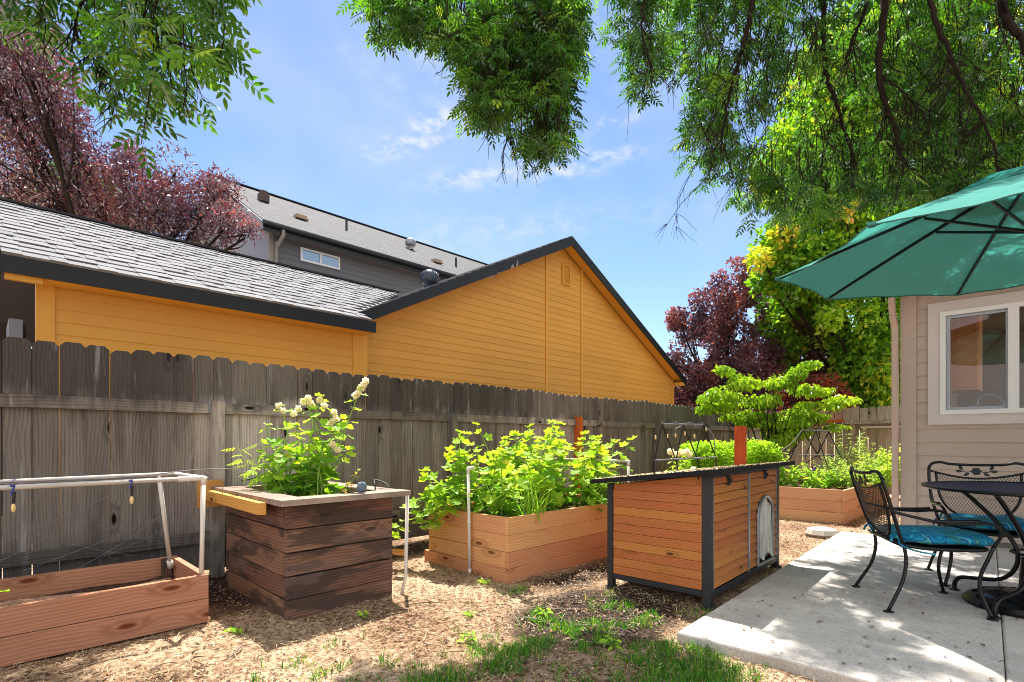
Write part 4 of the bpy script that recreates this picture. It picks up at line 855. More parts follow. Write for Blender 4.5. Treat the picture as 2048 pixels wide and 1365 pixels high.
n = 1500; px_ = rng.uniform(-.07, KL + .08, n); py_ = rng.uniform(-.09, KW + .08, n) ; pz_ = KF + .053 + (KB - KF - .022) * (py_ + .115) / (KW + .215)
L_ = np.stack([px_, py_, pz_], -1) @ KM.T + K0; th = rng.uniform(0, 6.28, n)
mb = MB(); mb.inst([(-.5, -.5, 0), (.5, -.5, 0), (.5, .5, .15), (-.5, .5, 0)], [np.array([[0, 1, 2, 3]])], L_, frames(np.stack([np.cos(th), np.sin(th), rng.normal(0, .25, n)], -1)), np.stack([rng.uniform(.01, .04, n), rng.uniform(.004, .014, n), rng.uniform(.01, .03, n)], -1))
tag(mb.build('roof_litter', M_straw, kind='stuff'), 'dry leaves and twigs littering the dog house roof', 'leaf litter')

# ------------------------------------------------------------------ umbrella
UC = np.array([4.737, -.033, 2.349]); UR = 1.489; UP = 2.69; UA = .495
um = thing('patio_umbrella', 'teal octagonal patio umbrella with black ribs over the round table', 'umbrella', (UC[0], UC[1], PT))
def ucan(a, f, drop=0.0):
    """a angle index (float, 8 sectors), f radius fraction; panels straight between ribs and a little sagged"""
    k = math.floor(a); t = a - k; A0 = UP - k * math.pi / 4; A1 = A0 - math.pi / 4
    sc = 1 - .045 * 4 * t * (1 - t) * f ** 3
    x = (math.cos(A0) * (1 - t) + math.cos(A1) * t) * UR * f * sc; y = (math.sin(A0) * (1 - t) + math.sin(A1) * t) * UR * f * sc
    z = UA * (1 - f ** 1.12) - .02 * 4 * t * (1 - t) * f * (1 - f * .6) + drop
    z += .006 * math.sin(a * 17) * f * math.sin(math.pi * t) + .004 * math.sin(f * 23 + k * 2) * math.sin(math.pi * t)
    return UC + np.array([x, y, z + .048 * x + .014 * y])
fab = Mat('teal umbrella canvas', .8, .15); fn = fab.noise(fab.pos(), 900, 2); fc = fab.mix(fab.math('MULTIPLY', fn, .25), '#5c9a91', '#4d8a82')
f1 = fab.n.new('ShaderNodeBsdfDiffuse'); fab.l.new(fc, f1.inputs[0]); f2_ = fab.n.new('ShaderNodeBsdfTranslucent'); f2_.inputs[0].default_value = (.07, .38, .32, 1)
f3 = fab.n.new('ShaderNodeMixShader'); f3.inputs[0].default_value = .34; fab.l.new(f1.outputs[0], f3.inputs[1]); fab.l.new(f2_.outputs[0], f3.inputs[2]); fab.l.new(f3.outputs[0], fab.n['Material Output'].inputs[0])
mb = MB(); na, nf = 64, 14; V = [ucan(i / 8 % 8 if i < 64 else 0, .2 + .8 * j / nf) for i in range(64) for j in range(nf + 1)]
idx = np.arange(64 * (nf + 1)).reshape(64, nf + 1); nxt = np.roll(idx, -1, 0)
mb.add(V, [np.stack([idx[:, :-1], idx[:, 1:], nxt[:, 1:], nxt[:, :-1]], -1).reshape(-1, 4)])
can = mb.build('canopy', fab.m, um, smooth=True)
mb = MB(); mb.tube([ucan(i / 8 % 8 if i < 64 else 0, 1.0, -.004) for i in range(65)], .0045, 5); mb.build('hem', plain('darker hem fabric', '#2f6a64', .8), can)
mb = MB(); V = [ucan(i / 8, .001 + .30 * j / 5, .035 + (.012 if j == 5 else .0)) for i in range(64) for j in range(6)]
idx = np.arange(64 * 6).reshape(64, 6); nxt = np.roll(idx, -1, 0); mb.add(V, [np.stack([idx[:, :-1], idx[:, 1:], nxt[:, 1:], nxt[:, :-1]], -1).reshape(-1, 4)]); mb.build('vent_cap', fab.m, can)
hubz = 2.462 - UC[2]
for k in range(8):
    b = MB(); P = [ucan(k, f, -.012) for f in np.linspace(.02, .985, 12)]
    for a_, c_ in zip(P[:-1], P[1:]): b.beam(a_, c_, .013, .021)
    rb = b.build('rib', M_blackrib, um)
    b = MB(); q = ucan(k, .385, -.03); h_ = UC + np.array([math.cos(UP - k * math.pi / 4) * .035, math.sin(UP - k * math.pi / 4) * .035, hubz]); b.beam(h_, q, .011, .017); b.build('strut', M_blackrib, rb)
    b = MB(); b.box(tuple(ucan(k, .985, -.008)), (.035, .035, .02)); b.build('rib_cap', fab.m, rb)
b = MB(); b.tube([(UC[0], UC[1], PT + .05), (UC[0], UC[1], 2.86)], .019, 14); b.build('pole', M_blackrib, um, smooth=True)
b = MB(); b.lathe([(.02, -.03), (.045, -.03), (.045, .03), (.02, .03)], tuple(UC + [0, 0, hubz]), 14); b.lathe([(.03, .0), (.03, .02), (.012, .05), (.001, .06)], (UC[0], UC[1], 2.88), 12); b.build('hub', M_blackrib, um)
b = MB(); b.lathe([(.0, 0), (.315, 0), (.32, .02), (.30, .045), (.24, .06), (.22, .075), (.12, .095), (.06, .10), (.045, .13), (.034, .32), (.001, .33)], (4.70, .0, PT), 40)
for k in range(12):
    t = k * math.pi / 6; b.tube([(4.70 + math.cos(t + s_ * .5) * (.12 + s_ * .15), math.sin(t + s_ * .5) * (.12 + s_ * .15), PT + .094 - s_ * .035) for s_ in np.linspace(0, 1, 6)], .007, 6)
b.build('base', M_black, um, smooth=False)

# ------------------------------------------------------------------ table
TX, TY, TZ, TR = 4.71, -.045, .812, .578
tbl = thing('patio_table', 'round black wrought iron patio table with navy mesh top', 'table', (TX, TY, PT))
b = MB(); b.lathe([(TR - .02, TZ - .012), (TR, TZ - .014), (TR + .008, TZ - .004), (TR + .004, TZ + .006), (TR - .012, TZ + .008), (TR - .02, TZ - .002), (TR - .02, TZ - .012)], (TX, TY, 0), 64)
b.lathe([(.03, TZ - .01), (.045, TZ - .01), (.045, TZ + .004), (.03, TZ + .004), (.03, TZ - .01)], (TX, TY, 0), 20)
tt = b.build('table_rim', M_black, tbl, smooth=True)
b = MB(); sp = .0125
for dx, dy in ((.866, .5), (.866, -.5)):
    px, py = -dy, dx
    for k in range(-46, 47):
        o = k * sp
        if abs(o) >= TR - .02: continue
        h_ = math.sqrt((TR - .015) ** 2 - o * o)
        b.beam((TX + px * o - dx * h_, TY + py * o - dy * h_, TZ - (.003 if dy > 0 else .0045)), (TX + px * o + dx * h_, TY + py * o + dy * h_, TZ - (.003 if dy > 0 else .0045)), .0055, .002)
b.build('tabletop', M_tabletop, tbl)
for k in range(4):
    t = R(66 + 90 * k); cs, sn = math.cos(t), math.sin(t)
    pr = [(.45, .795), (.34, .70), (.22, .58), (.13, .46), (.10, .36), (.125, .26), (.20, .19), (.33, .165), (.42, .15), (.455, .11), (.46, .06), (.46, .012)]
    b = MB(); b.tube(spline([(TX + cs * r, TY + sn * r, z) for r, z in pr], 50), .0135, 10); b.lathe([(.0, 0), (.032, .0), (.034, .006), (.014, .014), (0, .014)], (TX + cs * .46, TY + sn * .46, PT), 14)
    b.build('leg', M_black, tbl, smooth=True)
b = MB(); b.lathe([(.115, .40), (.125, .392), (.135, .40), (.125, .408), (.115, .40)], (TX, TY, 0), 28); b.build('leg_ring', M_black, tbl, smooth=True)

# ------------------------------------------------------------------ chairs
def inpoly(P, poly):
    x, y = P[..., 0], P[..., 1]; c = np.zeros(x.shape, bool); poly = np.asarray(poly, float); j = len(poly) - 1
    for i in range(len(poly)):
        xi, yi = poly[i]; xj, yj = poly[j]
        with np.errstate(divide='ignore', invalid='ignore'): c ^= ((yi > y) != (yj > y)) & (x < (xj - xi) * (y - yi) / (yj - yi + 1e-12) + xi)
        j = i
    return c
def lattice(mb, poly, surf, sp, slope, r=.0016):
    poly = np.asarray(poly); a0, a1 = poly[:, 0].min(), poly[:, 0].max(); b0, b1 = poly[:, 1].min(), poly[:, 1].max()
    for sg in (1, -1):
        L = (b1 - b0) / slope; o = a0 - L - sp
        while o < a1 + L:
            t = np.linspace(0, 1, 70); bb = b0 + (b1 - b0) * t; aa = o + sg * (bb - b0) / slope if sg > 0 else o + L - (bb - b0) / slope
            m = inpoly(np.stack([aa, bb], -1), poly); i = 0
            while i < 70:
                if m[i]:
                    j = i
                    while j + 1 < 70 and m[j + 1]: j += 1
                    if j - i >= 2: ii = np.unique(np.r_[np.arange(i, j, 4), j]); mb.tube([surf(aa[q], bb[q]) for q in ii], r, 4, cap=False)
                    i = j + 1
                else: i += 1
            o += sp
def bsurf(y, z): return (-.20 - (z - .40) * .29 - .035 * (1 - (y / .28) ** 2) * min(1, max(0, (z - .40) / .15)), y, z)
def make_chair(label):
    ch = thing('patio_chair', label, 'chair', (0, 0, 0), 'wrought iron chairs around the table')
    for s in (-1, 1):
        b = MB(); b.tube(spline([(-.19, s * .245, .405), (-.182, s * .25, .31), (-.205, s * .262, .19), (-.262, s * .285, .07), (-.292, s * .295, .012)], 20), .0105, 10); b.lathe([(0, 0), (.027, 0), (.029, .006), (.012, .013), (0, .013)], (-.292, s * .295, .0), 14); b.build('leg', M_black, ch, smooth=True)
        b = MB(); b.tube(spline([(.262, s * .262, .43), (.235, s * .258, .35), (.205, s * .25, .26), (.198, s * .252, .17), (.222, s * .272, .07), (.242, s * .29, .012)], 22), .0105, 10); b.lathe([(0, 0), (.027, 0), (.029, .006), (.012, .013), (0, .013)], (.242, s * .29, .0), 14); b.build('leg', M_black, ch, smooth=True)
        b = MB(); b.tube(spline([(-.268, s * .285, .625), (-.17, s * .30, .60), (-.03, s * .31, .572), (.10, s * .312, .566), (.20, s * .308, .575), (.262, s * .30, .555), (.286, s * .285, .50), (.262, s * .262, .43)], 34), .0095, 10)
        b.tube(spline([(-.06, s * .31, .576), (.06, s * .312, .578), (.17, s * .31, .585)], 8), .012, 8); b.build('armrest', M_black, ch, smooth=True)
    b = MB()
    for s in (-1, 1): b.tube(spline([(-.19, s * .245, .405), (-.225, s * .262, .49), (-.262, s * .282, .61), (-.30, s * .288, .74), (-.325, s * .285, .83)], 18), .0105, 10)
    b.tube(spline([(*bsurf(0, .83)[:1], 0, 0)] if 0 else [(-.325, -.285, .83), (-.333, -.262, .862), (-.342, -.21, .872), (-.352, -.15, .858), (-.362, 0, .852), (-.352, .15, .858), (-.342, .21, .872), (-.333, .262, .862), (-.325, .285, .83)], 40), .0105, 10)
    top = [(-.286 + .572 * t, .805 - .058 * math.sin(math.pi * t)) for t in np.linspace(0, 1, 17)]
    b.tube([bsurf(y, z) for y, z in top], .008, 8)
    low = [(-.243, .79), (-.238, .70), (-.225, .60), (-.18, .51), (-.10, .455), (0, .438), (.10, .455), (.18, .51), (.225, .60), (.238, .70), (.243, .79)]
    b.tube(spline([bsurf(y, z) for y, z in low], 50), .009, 8); bk = b.build('backrest', M_black, ch, smooth=True)
    b = MB(); lp = spline([(y, z, 0) for y, z in low], 50)[:, :2]; reg = list(map(tuple, lp)) + [(y, z) for y, z in top[::-1] if abs(y) < .243]; lattice(b, reg, bsurf, .019, 1.6); b.build('back_mesh', M_black, bk)
    b = MB(); zc = .802
    def fl(y, z): x, yy, zz = bsurf(y, z); return (x - .004, yy, zz)
    for k in range(6):
        t = k * math.pi / 3; c = (math.cos(t) * .018, zc + math.sin(t) * .018); b.poly([fl(c[0] + math.cos(q) * .013, c[1] + math.sin(q) * .013) for q in np.linspace(0, 2 * np.pi, 9)[:-1]], .006, (1, 0, .2))
    b.poly([fl(math.cos(q) * .018, zc + math.sin(q) * .018) for q in np.linspace(0, 2 * np.pi, 11)[:-1]], .008, (1, 0, .2))
    for s in (-1, 1):
        b.tube(spline([fl(s * .02, zc), fl(s * .06, zc - .006), fl(s * .095, zc + .008)], 10), .003, 6)
        for (cy, cz, an) in ((.058, -.024, -.6), (.09, .028, 1.1), (.102, -.0, .1)):
            b.poly([fl(s * (cy + math.cos(an) * u_ - math.sin(an) * v_), zc + cz + math.sin(an) * u_ + math.cos(an) * v_) for u_, v_ in ((-.022, 0), (-.008, .011), (.008, .010), (.022, 0), (.008, -.010), (-.008, -.011))][::s], .005, (1, 0, .2))
    b.build('flower_ornament', M_black, bk)
    b = MB(); sr = [(-.20, -.235, .41), (-.05, -.25, .398), (.12, -.255, .40), (.225, -.24, .405), (.27, -.16, .40), (.285, 0, .395), (.27, .16, .40), (.225, .24, .405), (.12, .255, .40), (-.05, .25, .398), (-.20, .235, .41), (-.225, .15, .42), (-.23, 0, .425), (-.225, -.15, .42), (-.20, -.235, .41)]
    b.tube(spline(sr, 80), .0115, 8)
    st = b.build('seat', M_black, ch, smooth=True); b = MB(); lattice(b, [(p[0], p[1]) for p in spline(sr, 60)[:-1]], lambda x, y: (x, y, .398 + .02 * max(0, -x * 4 - .2)), .019, 1.0, .002); b.build('seat_mesh', M_black, st)
    return ch
ch = make_chair('black wrought iron armchair at the patio edge, side on, facing the table')
ch2 = copy_tree(ch); ch2['label'] = 'black wrought iron armchair behind the table against the house wall'
ch.location = (4.375, .50, PT); ch.rotation_euler = (0, 0, R(-62)); 
ch2.location = (5.30, .20, PT); ch2.rotation_euler = (0, 0, R(196)); ch2.scale = (1, 1.08, 1.02)
cu = Mat('teal swirl cushion fabric', .75, .2); oc = cu.attr('oc')
wv = cu.noise(oc, 7, 2, .5, out=1); wvn = cu.n.new('ShaderNodeVectorMath'); wvn.operation = 'MULTIPLY_ADD'; cu.l.new(wv, wvn.inputs[0]); wvn.inputs[1].default_value = (.22, .22, .0); cu.l.new(oc, wvn.inputs[2])
rg = cu.math('FRACT', cu.math('MULTIPLY', cu.vor(wvn.outputs[0], 7.5), 3.0)); ci = cu.noise(oc, 9, 1, .5)
cc = cu.ramp(rg, ((0, '#0d5f86'), (.25, '#1c86a8'), (.5, '#123e78'), (.62, '#62b6b8'), (.75, '#1a93b4'), (1, '#0d5f86')))
cc = cu.mix(cu.step(ci, .52, .6), cc, cu.mix(.55, cc, '#2f6f52')); cu.color(cc); cu.bump(cu.noise(oc, 300, 2), .2, .002)
def cushion(label, pos, rot, sx=1.0):
    root = thing('seat_cushion', label, 'cushion', (0, 0, 0), 'teal patterned seat cushions')
    b = MB(); nu, nv = 48, 16; V = []
    def sg(x, e_): return math.copysign(abs(x) ** e_, x)
    for i in range(nu):
        t = 2 * np.pi * i / nu
        for j in range(nv + 1):
            ph = -np.pi / 2 + np.pi * j / nv
            c_ = sg(math.cos(ph), .38); V.append((.272 * sg(math.cos(t), .45) * c_ * (1 + .0 * math.cos(t)), .25 * sg(math.sin(t), .45) * c_, .034 * sg(math.sin(ph), .75) + .006 * math.cos(9 * t) * math.cos(ph)))
    idx = np.arange(nu * (nv + 1)).reshape(nu, nv + 1); nxt = np.roll(idx, -1, 0)
    V = np.array(V); b.add(V, [np.stack([idx[:, :-1], nxt[:, :-1], nxt[:, 1:], idx[:, 1:]], -1).reshape(-1, 4)], V * [1, 1, .8]); b.build('cushion_pad', cu.m, root, smooth=True)
    for s in (-1, 1):
        b = MB(); b.tube(spline([(-.25, s * .2, -.01), (-.27, s * .27, -.03), (-.20, s * .30, -.06), (-.10, s * .31, -.075)], 10), .006, 6); b.tube(spline([(-.25, s * .2, -.01), (-.29, s * .22, .02), (-.31, s * .24, -.02)], 8), .008, 6)
        b.build('tie', cu.m, root)
    root.location = pos; root.rotation_euler = (0, 0, rot); root.scale = (sx, 1, 1)
cushion('teal swirl-patterned cushion on the armchair at the patio edge', (4.375 + .47 * .05, .50 - .88 * .05, PT + .45), R(-62), 1.0)
cushion('teal swirl-patterned cushion on the chair behind the table', (5.29, .20, PT + .46), R(196))

# ------------------------------------------------------------------ leaf templates
def T_simple(w=.42, droop=.12, fold=.08):     # folded pointed leaf, length 1
    V = [(0, 0, 0), (.3, w / 2, fold), (.68, w * .42, fold * .6 - droop * .4), (1, 0, -droop), (.68, -w * .42, fold * .6 - droop * .4), (.3, -w / 2, fold)]
    return np.array(V), [np.array([[0, 3, 2, 1], [0, 5, 4, 3]])]
def T_lobed(nl=5, depth=.22, cup=.1, n=20):
    V = [(.38, 0, -.04)]
    for i in range(n + 1):
        t = math.pi * (-.86 + 1.72 * i / n); r = .5 * (1 - depth * .5 + depth * .5 * math.cos(nl * t)) * (1 + .06 * math.cos(t)) + (.012 if i % 2 else -.012)
        V.append((.38 + r * math.cos(t) * 1.15, r * math.sin(t) * 1.15, cup * (r / .5) ** 2 * (.6 + .4 * math.cos(nl * t)) - .12 * max(0, math.cos(t)) ** 3))
    V.append((.02, 0, .0)); k = len(V) - 1
    F = [[0, i, i + 1] for i in range(1, n + 1)] + [[0, n + 1, k], [0, k, 1]]
    return np.array(V), [np.array(F)]
def T_compound(pairs=3):
    lv, lf = T_simple(.36, .10, .05); V = []; F = []
    def leaf(x, ang, L, z=0):
        c, s_ = math.cos(ang), math.sin(ang); M = np.array([[c, -s_, 0], [s_, c, 0], [0, 0, 1]]); o = len(V)
        for p in (lv * L) @ M.T + [x, 0, z]: V.append(tuple(p - np.array([0, 0, .10 * p[0] ** 2 + .45 * abs(p[1]) * .5])))
        for f in lf[0]: F.append([q + o for q in f])
    for k in range(pairs):
        x = .28 + .24 * k; L = .40 - .02 * k
        leaf(x, R(52), L); leaf(x + .01, R(-52), L)
    leaf(.30 + .24 * (pairs - 1) + .14, 0, .44)
    o = len(V); V += [(0, -.006, 0), (0, .006, 0), (.9, .004, -.08), (.9, -.004, -.08)]; F.append([o, o + 1, o + 2, o + 3])
    return np.array(V), [np.array(F)]
TS = T_simple(); TN = T_simple(.34, .2, .06); TO = T_simple(.6, .18, .1); TL = T_lobed(); TM = T_lobed(5, .38, .12, 20); TC = T_compound()

# ------------------------------------------------------------------ ash tree overhead
ASHB = (1.6, -4.4, 0)
ash = thing('ash_tree', 'overhanging green ash tree with drooping twigs framing the top of the view', 'tree', ASHB)
reg = {
 'A': ([(-250, -330), (430, -330), (500, -40), (478, 20), (470, 55), (455, 60), (486, 105), (445, 150), (470, 168), (428, 200), (372, 203), (352, 230), (320, 235), (308, 272), (262, 280), (240, 248), (192, 225), (152, 190), (170, 150), (135, 112), (105, 75), (90, 118), (40, 85), (0, 70), (-200, 60)], (3.1, 4.2), 185, .88),
 'B': ([(690, -40), (705, 8), (732, 28), (745, 100), (792, 100), (790, 60), (830, 78), (878, 72), (872, 110), (884, 140), (922, 165), (932, 212), (952, 258), (970, 272), (1022, 268), (1042, 300), (1078, 325), (1112, 330), (1135, 308), (1146, 262), (1140, 200), (1147, 130), (1168, 108), (1170, 60), (1180, -20), (1180, -50)], (3.9, 4.7), 600, .60),
 'C': ([(1195, -300), (1195, 0), (1183, 60), (1195, 92), (1235, 122), (1242, 180), (1272, 203), (1322, 200), (1346, 172), (1352, 120), (1385, 140), (1372, 205), (1350, 285), (1362, 318), (1390, 350), (1388, 395), (1425, 440), (1470, 480), (1500, 515), (1545, 500), (1560, 440), (1620, 470), (1700, 430), (1800, 400), (1900, 395), (2100, 380), (2300, 360), (2300, -300)], (5.1, 6.6), 1200, .74),
 'F': ([(1560, -600), (1560, -80), (2150, -80), (2200, -600)], (4.2, 5.4), 90, 1.1),
 'G': ([(-60, -460), (-60, -60), (560, -60), (560, -460)], (4.1, 5.1), 90, 1.1),
 'D': ([(1700, -250), (1720, 100), (1760, 330), (1850, 400), (2050, 395), (2300, 380), (2300, -250)], (5.2, 7.0), 380, .76),
 'E': ([(1340, -200), (1350, 100), (1420, 350), (1500, 480), (1600, 470), (1750, 380), (1700, 100), (1690, -200)], (6.0, 7.5), 100, .8)}
tw = MB(); LP, LD, LS, LR = [], [], [], []
for key, (poly, (d0, d1), ntw, sc) in reg.items():
    poly = np.array(poly); lo, hi = poly.min(0), poly.max(0); c = 0; tries = 0
    while c < ntw and tries < 60000:
        tries += 1; u, v = rng.uniform(*np.stack([lo, hi], 1)[0]), rng.uniform(lo[1], hi[1])
        d = rng.uniform(d0, d1); L = rng.uniform(.18, .42) * sc; vb = v + L * .72 * FPX / d
        if not inpoly(np.array([[u, v], [u + 8, vb - 6], [u - 8, vb - 6]]), poly).all(): continue
        if vnoise(np.array([[u / 55 + d * 1.5, v / 75, 0]]))[0] < ((.54 if u > 1480 else .40) if key in 'CDE' else .18): continue
        c += 1; p = pd(u, v, d); th = rng.uniform(0, 6.28); dr = Vector((math.cos(th) * .85, math.sin(th) * .85, -.85)).normalized()
        P = [p + dr * L * t + Vector((math.cos(th), math.sin(th), 0)) * .06 * t * t for t in np.linspace(0, 1, 4)]
        tw.tube([p + Vector((rng.normal(0, .03), rng.normal(0, .03), rng.uniform(.1, .35)))] + P, [.004, .0035, .003, .0025, .0015], 4, rn=.3)
        tone = rng.random() * .75
        for j in range(int(rng.integers(6, 10))):
            t = (j + .5) / 9; q = p + dr * L * t; a = j * 2.4 + rng.uniform(0, 1); LP.append(q); LD.append((math.cos(a), math.sin(a), rng.uniform(-1.0, .05))); LS.append(rng.uniform(.15, .23) * sc); LR.append(np.clip(tone + rng.normal(0, .15), 0, 1))
LP = np.array([tuple(p) for p in LP])
mb = MB(); mb.inst(*TC, LP, frames(np.array(LD), rng.normal(0, .5, len(LP))), np.array(LS), LR); mb.build('crown', M_ash, ash)
# bare hanging twigs
def spray(p, L, n, mb, r=.005):
    P = [p]; dr = Vector((rng.normal(0, .35), rng.normal(0, .35), -.8)).normalized()
    for k in range(7): dr = (dr + Vector((rng.normal(0, .2), rng.normal(0, .2), -.03))).normalized(); P.append(P[-1] + dr * L / 7)
    mb.tube(P, np.linspace(r, r * .35, 8), 5, rn=.2)
    for k in range(n):
        i = int(rng.integers(1, 7)); q = P[i]; d2 = (dr * .6 + Vector((rng.normal(0, .6), rng.normal(0, .6), -.3))).normalized(); l2 = L * rng.uniform(.15, .4); S = [q]
        for m_ in range(4): d2 = (d2 + Vector((rng.normal(0, .12), rng.normal(0, .12), -.16))).normalized(); S.append(S[-1] + d2 * l2 / 4)
        mb.tube(S, np.linspace(r * .55, r * .25, 5), 4, rn=.2)
for (u, v, d, L, n) in ((1405, 300, 5.6, .95, 9), (1425, 330, 5.7, .85, 8), (1440, 200, 5.7, .8, 8), (1395, 230, 5.5, .6, 6), (1480, 150, 5.8, .9, 8), (1530, 60, 5.6, 1.1, 9), (1560, 180, 6.0, 1.0, 8), (1600, 100, 5.8, 1.2, 10), (1630, 230, 5.6, .9, 8), (1660, 300, 6, .8, 8), (1720, 150, 5.4, 1.0, 9), (1760, 280, 5.5, .8, 8), (1820, 120, 5.3, 1.1, 10), (1860, 200, 5.2, .9, 9), (1890, 260, 5.2, .65, 8), (1930, 120, 5.2, 1.2, 9), (1970, 230, 5.2, .7, 8), (2010, 80, 5.0, 1.3, 9), (2030, 200, 5.0, .8, 8), (1500, 0, 5.5, 1.2, 9), (1580, -40, 5.4, 1.4, 10), (1690, 20, 5.4, 1.2, 9), (1780, 0, 5.2, 1.2, 9), (1900, -40, 5.0, 1.3, 10)): spray(pd(u, v, d), L, n, tw)
for _ in range(70):
    u, v = rng.uniform(1390, 2060), rng.uniform(-60, 300)
    spray(pd(u, v, rng.uniform(4.75, 5.3)), rng.uniform(.5, 1.1), 9, tw, .0045)
for _ in range(14): spray(pd(rng.uniform(870, 1130), rng.uniform(-20, 140), 3.95), rng.uniform(.3, .6), 6, tw, .0035)
for _ in range(10): spray(pd(rng.uniform(60, 380), rng.uniform(-20, 80), 3.3), rng.uniform(.2, .45), 5, tw, .0035)
tw.build('twigs', M_bark, ash)
hub = Vector((2.2, -2.2, 6.2))
ends = []
def limb(mb, path, r0, r1, start=None):
    P = [pd(*q) for q in path]; 
    if start is not None: P = [start, start.lerp(P[0], .5) + Vector((0, 0, .5))] + P
    S = spline(P, 8 * len(P))
    for k in range(len(path) * 4): i = int(rng.integers(len(S) // 2, len(S) - 1)); spray(Vector(tuple(S[i])), rng.uniform(.25, .6) * min(1, path[0][2] / 4.5), 6, mb, .005)
    mb.tube(S + rng.normal(0, .006, S.shape), np.linspace(r0, r1, len(S)), 8, rn=.4)
for path, r0, r1 in (
 ([(1020, -260, 4.1), (1035, -40, 4.1), (1028, 60, 4.1), (1018, 160, 4.1), (1020, 290, 4.1)], .06, .006), ([(1120, -200, 4.1), (1098, -10, 4.1), (1100, 120, 4.1), (1106, 240, 4.1)], .05, .006),
 ([(1540, -260, 5.6), (1505, 10, 5.6), (1488, 80, 5.6), (1470, 150, 5.6), (1455, 215, 5.6), (1440, 300, 5.6)], .08, .008), ([(1650, -260, 5.8), (1648, 20, 5.8), (1650, 130, 5.8), (1668, 195, 5.8), (1690, 260, 5.8), (1712, 330, 5.8)], .075, .008),
 ([(1790, -260, 5.5), (1768, 20, 5.5), (1757, 130, 5.5), (1768, 200, 5.5), (1790, 260, 5.5), (1800, 310, 5.5)], .10, .012), ([(1765, -100, 5.6), (1730, 20, 5.6), (1705, 80, 5.6), (1692, 130, 5.6)], .05, .01),
 ([(1850, -200, 5.1), (1868, 20, 5.1), (1895, 100, 5.1), (1930, 180, 5.1), (1975, 260, 5.1), (2000, 350, 5.1)], .06, .008), ([(2000, -200, 4.8), (2010, 20, 4.8), (2048, 90, 4.8), (2100, 200, 4.8)], .10, .02),
 ([(230, -300, 3.6), (180, -40, 3.6), (150, 60, 3.6), (200, 130, 3.6), (250, 180, 3.6)], .035, .004), ([(330, -300, 3.5), (300, -20, 3.5), (330, 60, 3.5), (400, 110, 3.5)], .03, .004), ([(1300, -260, 5.5), (1290, -20, 5.5), (1285, 60, 5.5), (1300, 130, 5.5)], .03, .005), ([(1757, 150, 5.5), (1800, 180, 5.5), (1850, 230, 5.5)], .02, .006), ([(800, -260, 4.2), (830, -60, 4.2), (850, 20, 4.2)], .03, .005)):
    b = MB(); limb(b, [(q[0], q[1], q[2] - (.45 if q[0] > 1250 else 0)) for q in path], r0 * .5, r1, None if path[0][1] > 0 else hub + Vector((rng.normal(0, .15), rng.normal(0, .15), rng.normal(0, .2)))); b.build('limb', M_bark, ash, smooth=True)
b = MB(); S = spline([(1.6, -4.4, -.1), (1.6, -4.35, 1.2), (1.7, -4.1, 2.8), (1.9, -3.3, 4.6), tuple(hub)], 24); b.tube(S, np.linspace(.30, .14, len(S)), 14, rn=.4); b.build('trunk', M_bark, ash, smooth=True)

# ------------------------------------------------------------------ background trees
def tree(name, label, cat, base, blobs, n, size, mat, T=TS, thr=.36, nsc=1.1, droop=-.2, group=None, trunk_r=.14, tone=None, limbs=True, rbias=2.3, nsub=5, lr=.5):
    root = thing(name, label, cat, base, group)
    C = np.array([tuple(b_[0]) for b_ in blobs]); Rr = np.array([b_[1] if hasattr(b_[1], '__len__') else (b_[1],) * 3 for b_ in blobs]); wt = (Rr.prod(1)) ** (2 / 3); wt /= wt.sum()
    k = rng.choice(len(blobs), int(n * 2.2), p=wt); D = rng.normal(size=(len(k), 3)); D /= np.linalg.norm(D, axis=1, keepdims=True); rr = rng.random(len(k)) ** (1 / rbias)
    wob = .72 + .56 * vnoise(D * 1.7 + C[k] * 3.1, 1.0); P = C[k] + D * Rr[k] * (rr * wob)[:, None]
    keep = vnoise(P, nsc) * .65 + vnoise(P + 9, nsc * 2.6) * .35 > thr; P = P[keep][:n]; D = D[keep][:n]; kk = k[keep][:n]; m = len(P)
    DD = D * .5 + rng.normal(0, .55, (m, 3)) + np.array([0, 0, droop]); rn = np.clip(fbm(P, 1.5, 2) * 1.1 - .1 + rng.normal(0, .2, m), 0, .92)
    if tone is not None: rn = np.where(np.array(tone)[kk] > 0, np.clip(np.array(tone)[kk] - np.abs(rng.normal(0, .16, m)), 0, 1), rn)
    mb = MB(); mb.inst(*T, P, frames(DD, rng.normal(0, .8, m)), rng.uniform(*size, m), rn); mb.build('crown', mat, root)
    if limbs:
        top = C.mean(0); b = MB(); bs = np.array(base, float); fork = bs * .0 + np.array([bs[0] * .75 + top[0] * .25, bs[1] * .75 + top[1] * .25, bs[2] + (C[:, 2].min() - bs[2]) * .6])
        S = spline([bs + [0, 0, -.2], (bs + fork) / 2 + [.05, .03, 0], fork], 10); b.tube(S, np.linspace(trunk_r, trunk_r * .75, len(S)), 9); b.build('trunk', M_bark, root, smooth=True)
        b = MB()
        for c_, r_ in zip(C, Rr):
            S = spline([fork - [0, 0, .1], (fork + c_) / 2 + rng.normal(0, .15, 3) + [0, 0, .1], c_], 10); b.tube(S, np.linspace(trunk_r * lr, min(.02, trunk_r * .3), len(S)), 6)
            for q in range(nsub):
                e_ = c_ + rng.normal(0, .55, 3) * r_; s0 = S[int(rng.integers(5, len(S)))]; S2 = spline([s0, (s0 + e_) / 2 + rng.normal(0, .08, 3), e_], 6); b.tube(S2, np.linspace(min(.022, trunk_r * .3), .005, len(S2)), 4)
        b.build('limbs', M_bark, root)
    return root
def B(*L): return [(pd(u, v, d), r) for u, v, d, r in L]
g0 = lambda u, d: (pd(u, 881, d).x, pd(u, 881, d).y, 0)
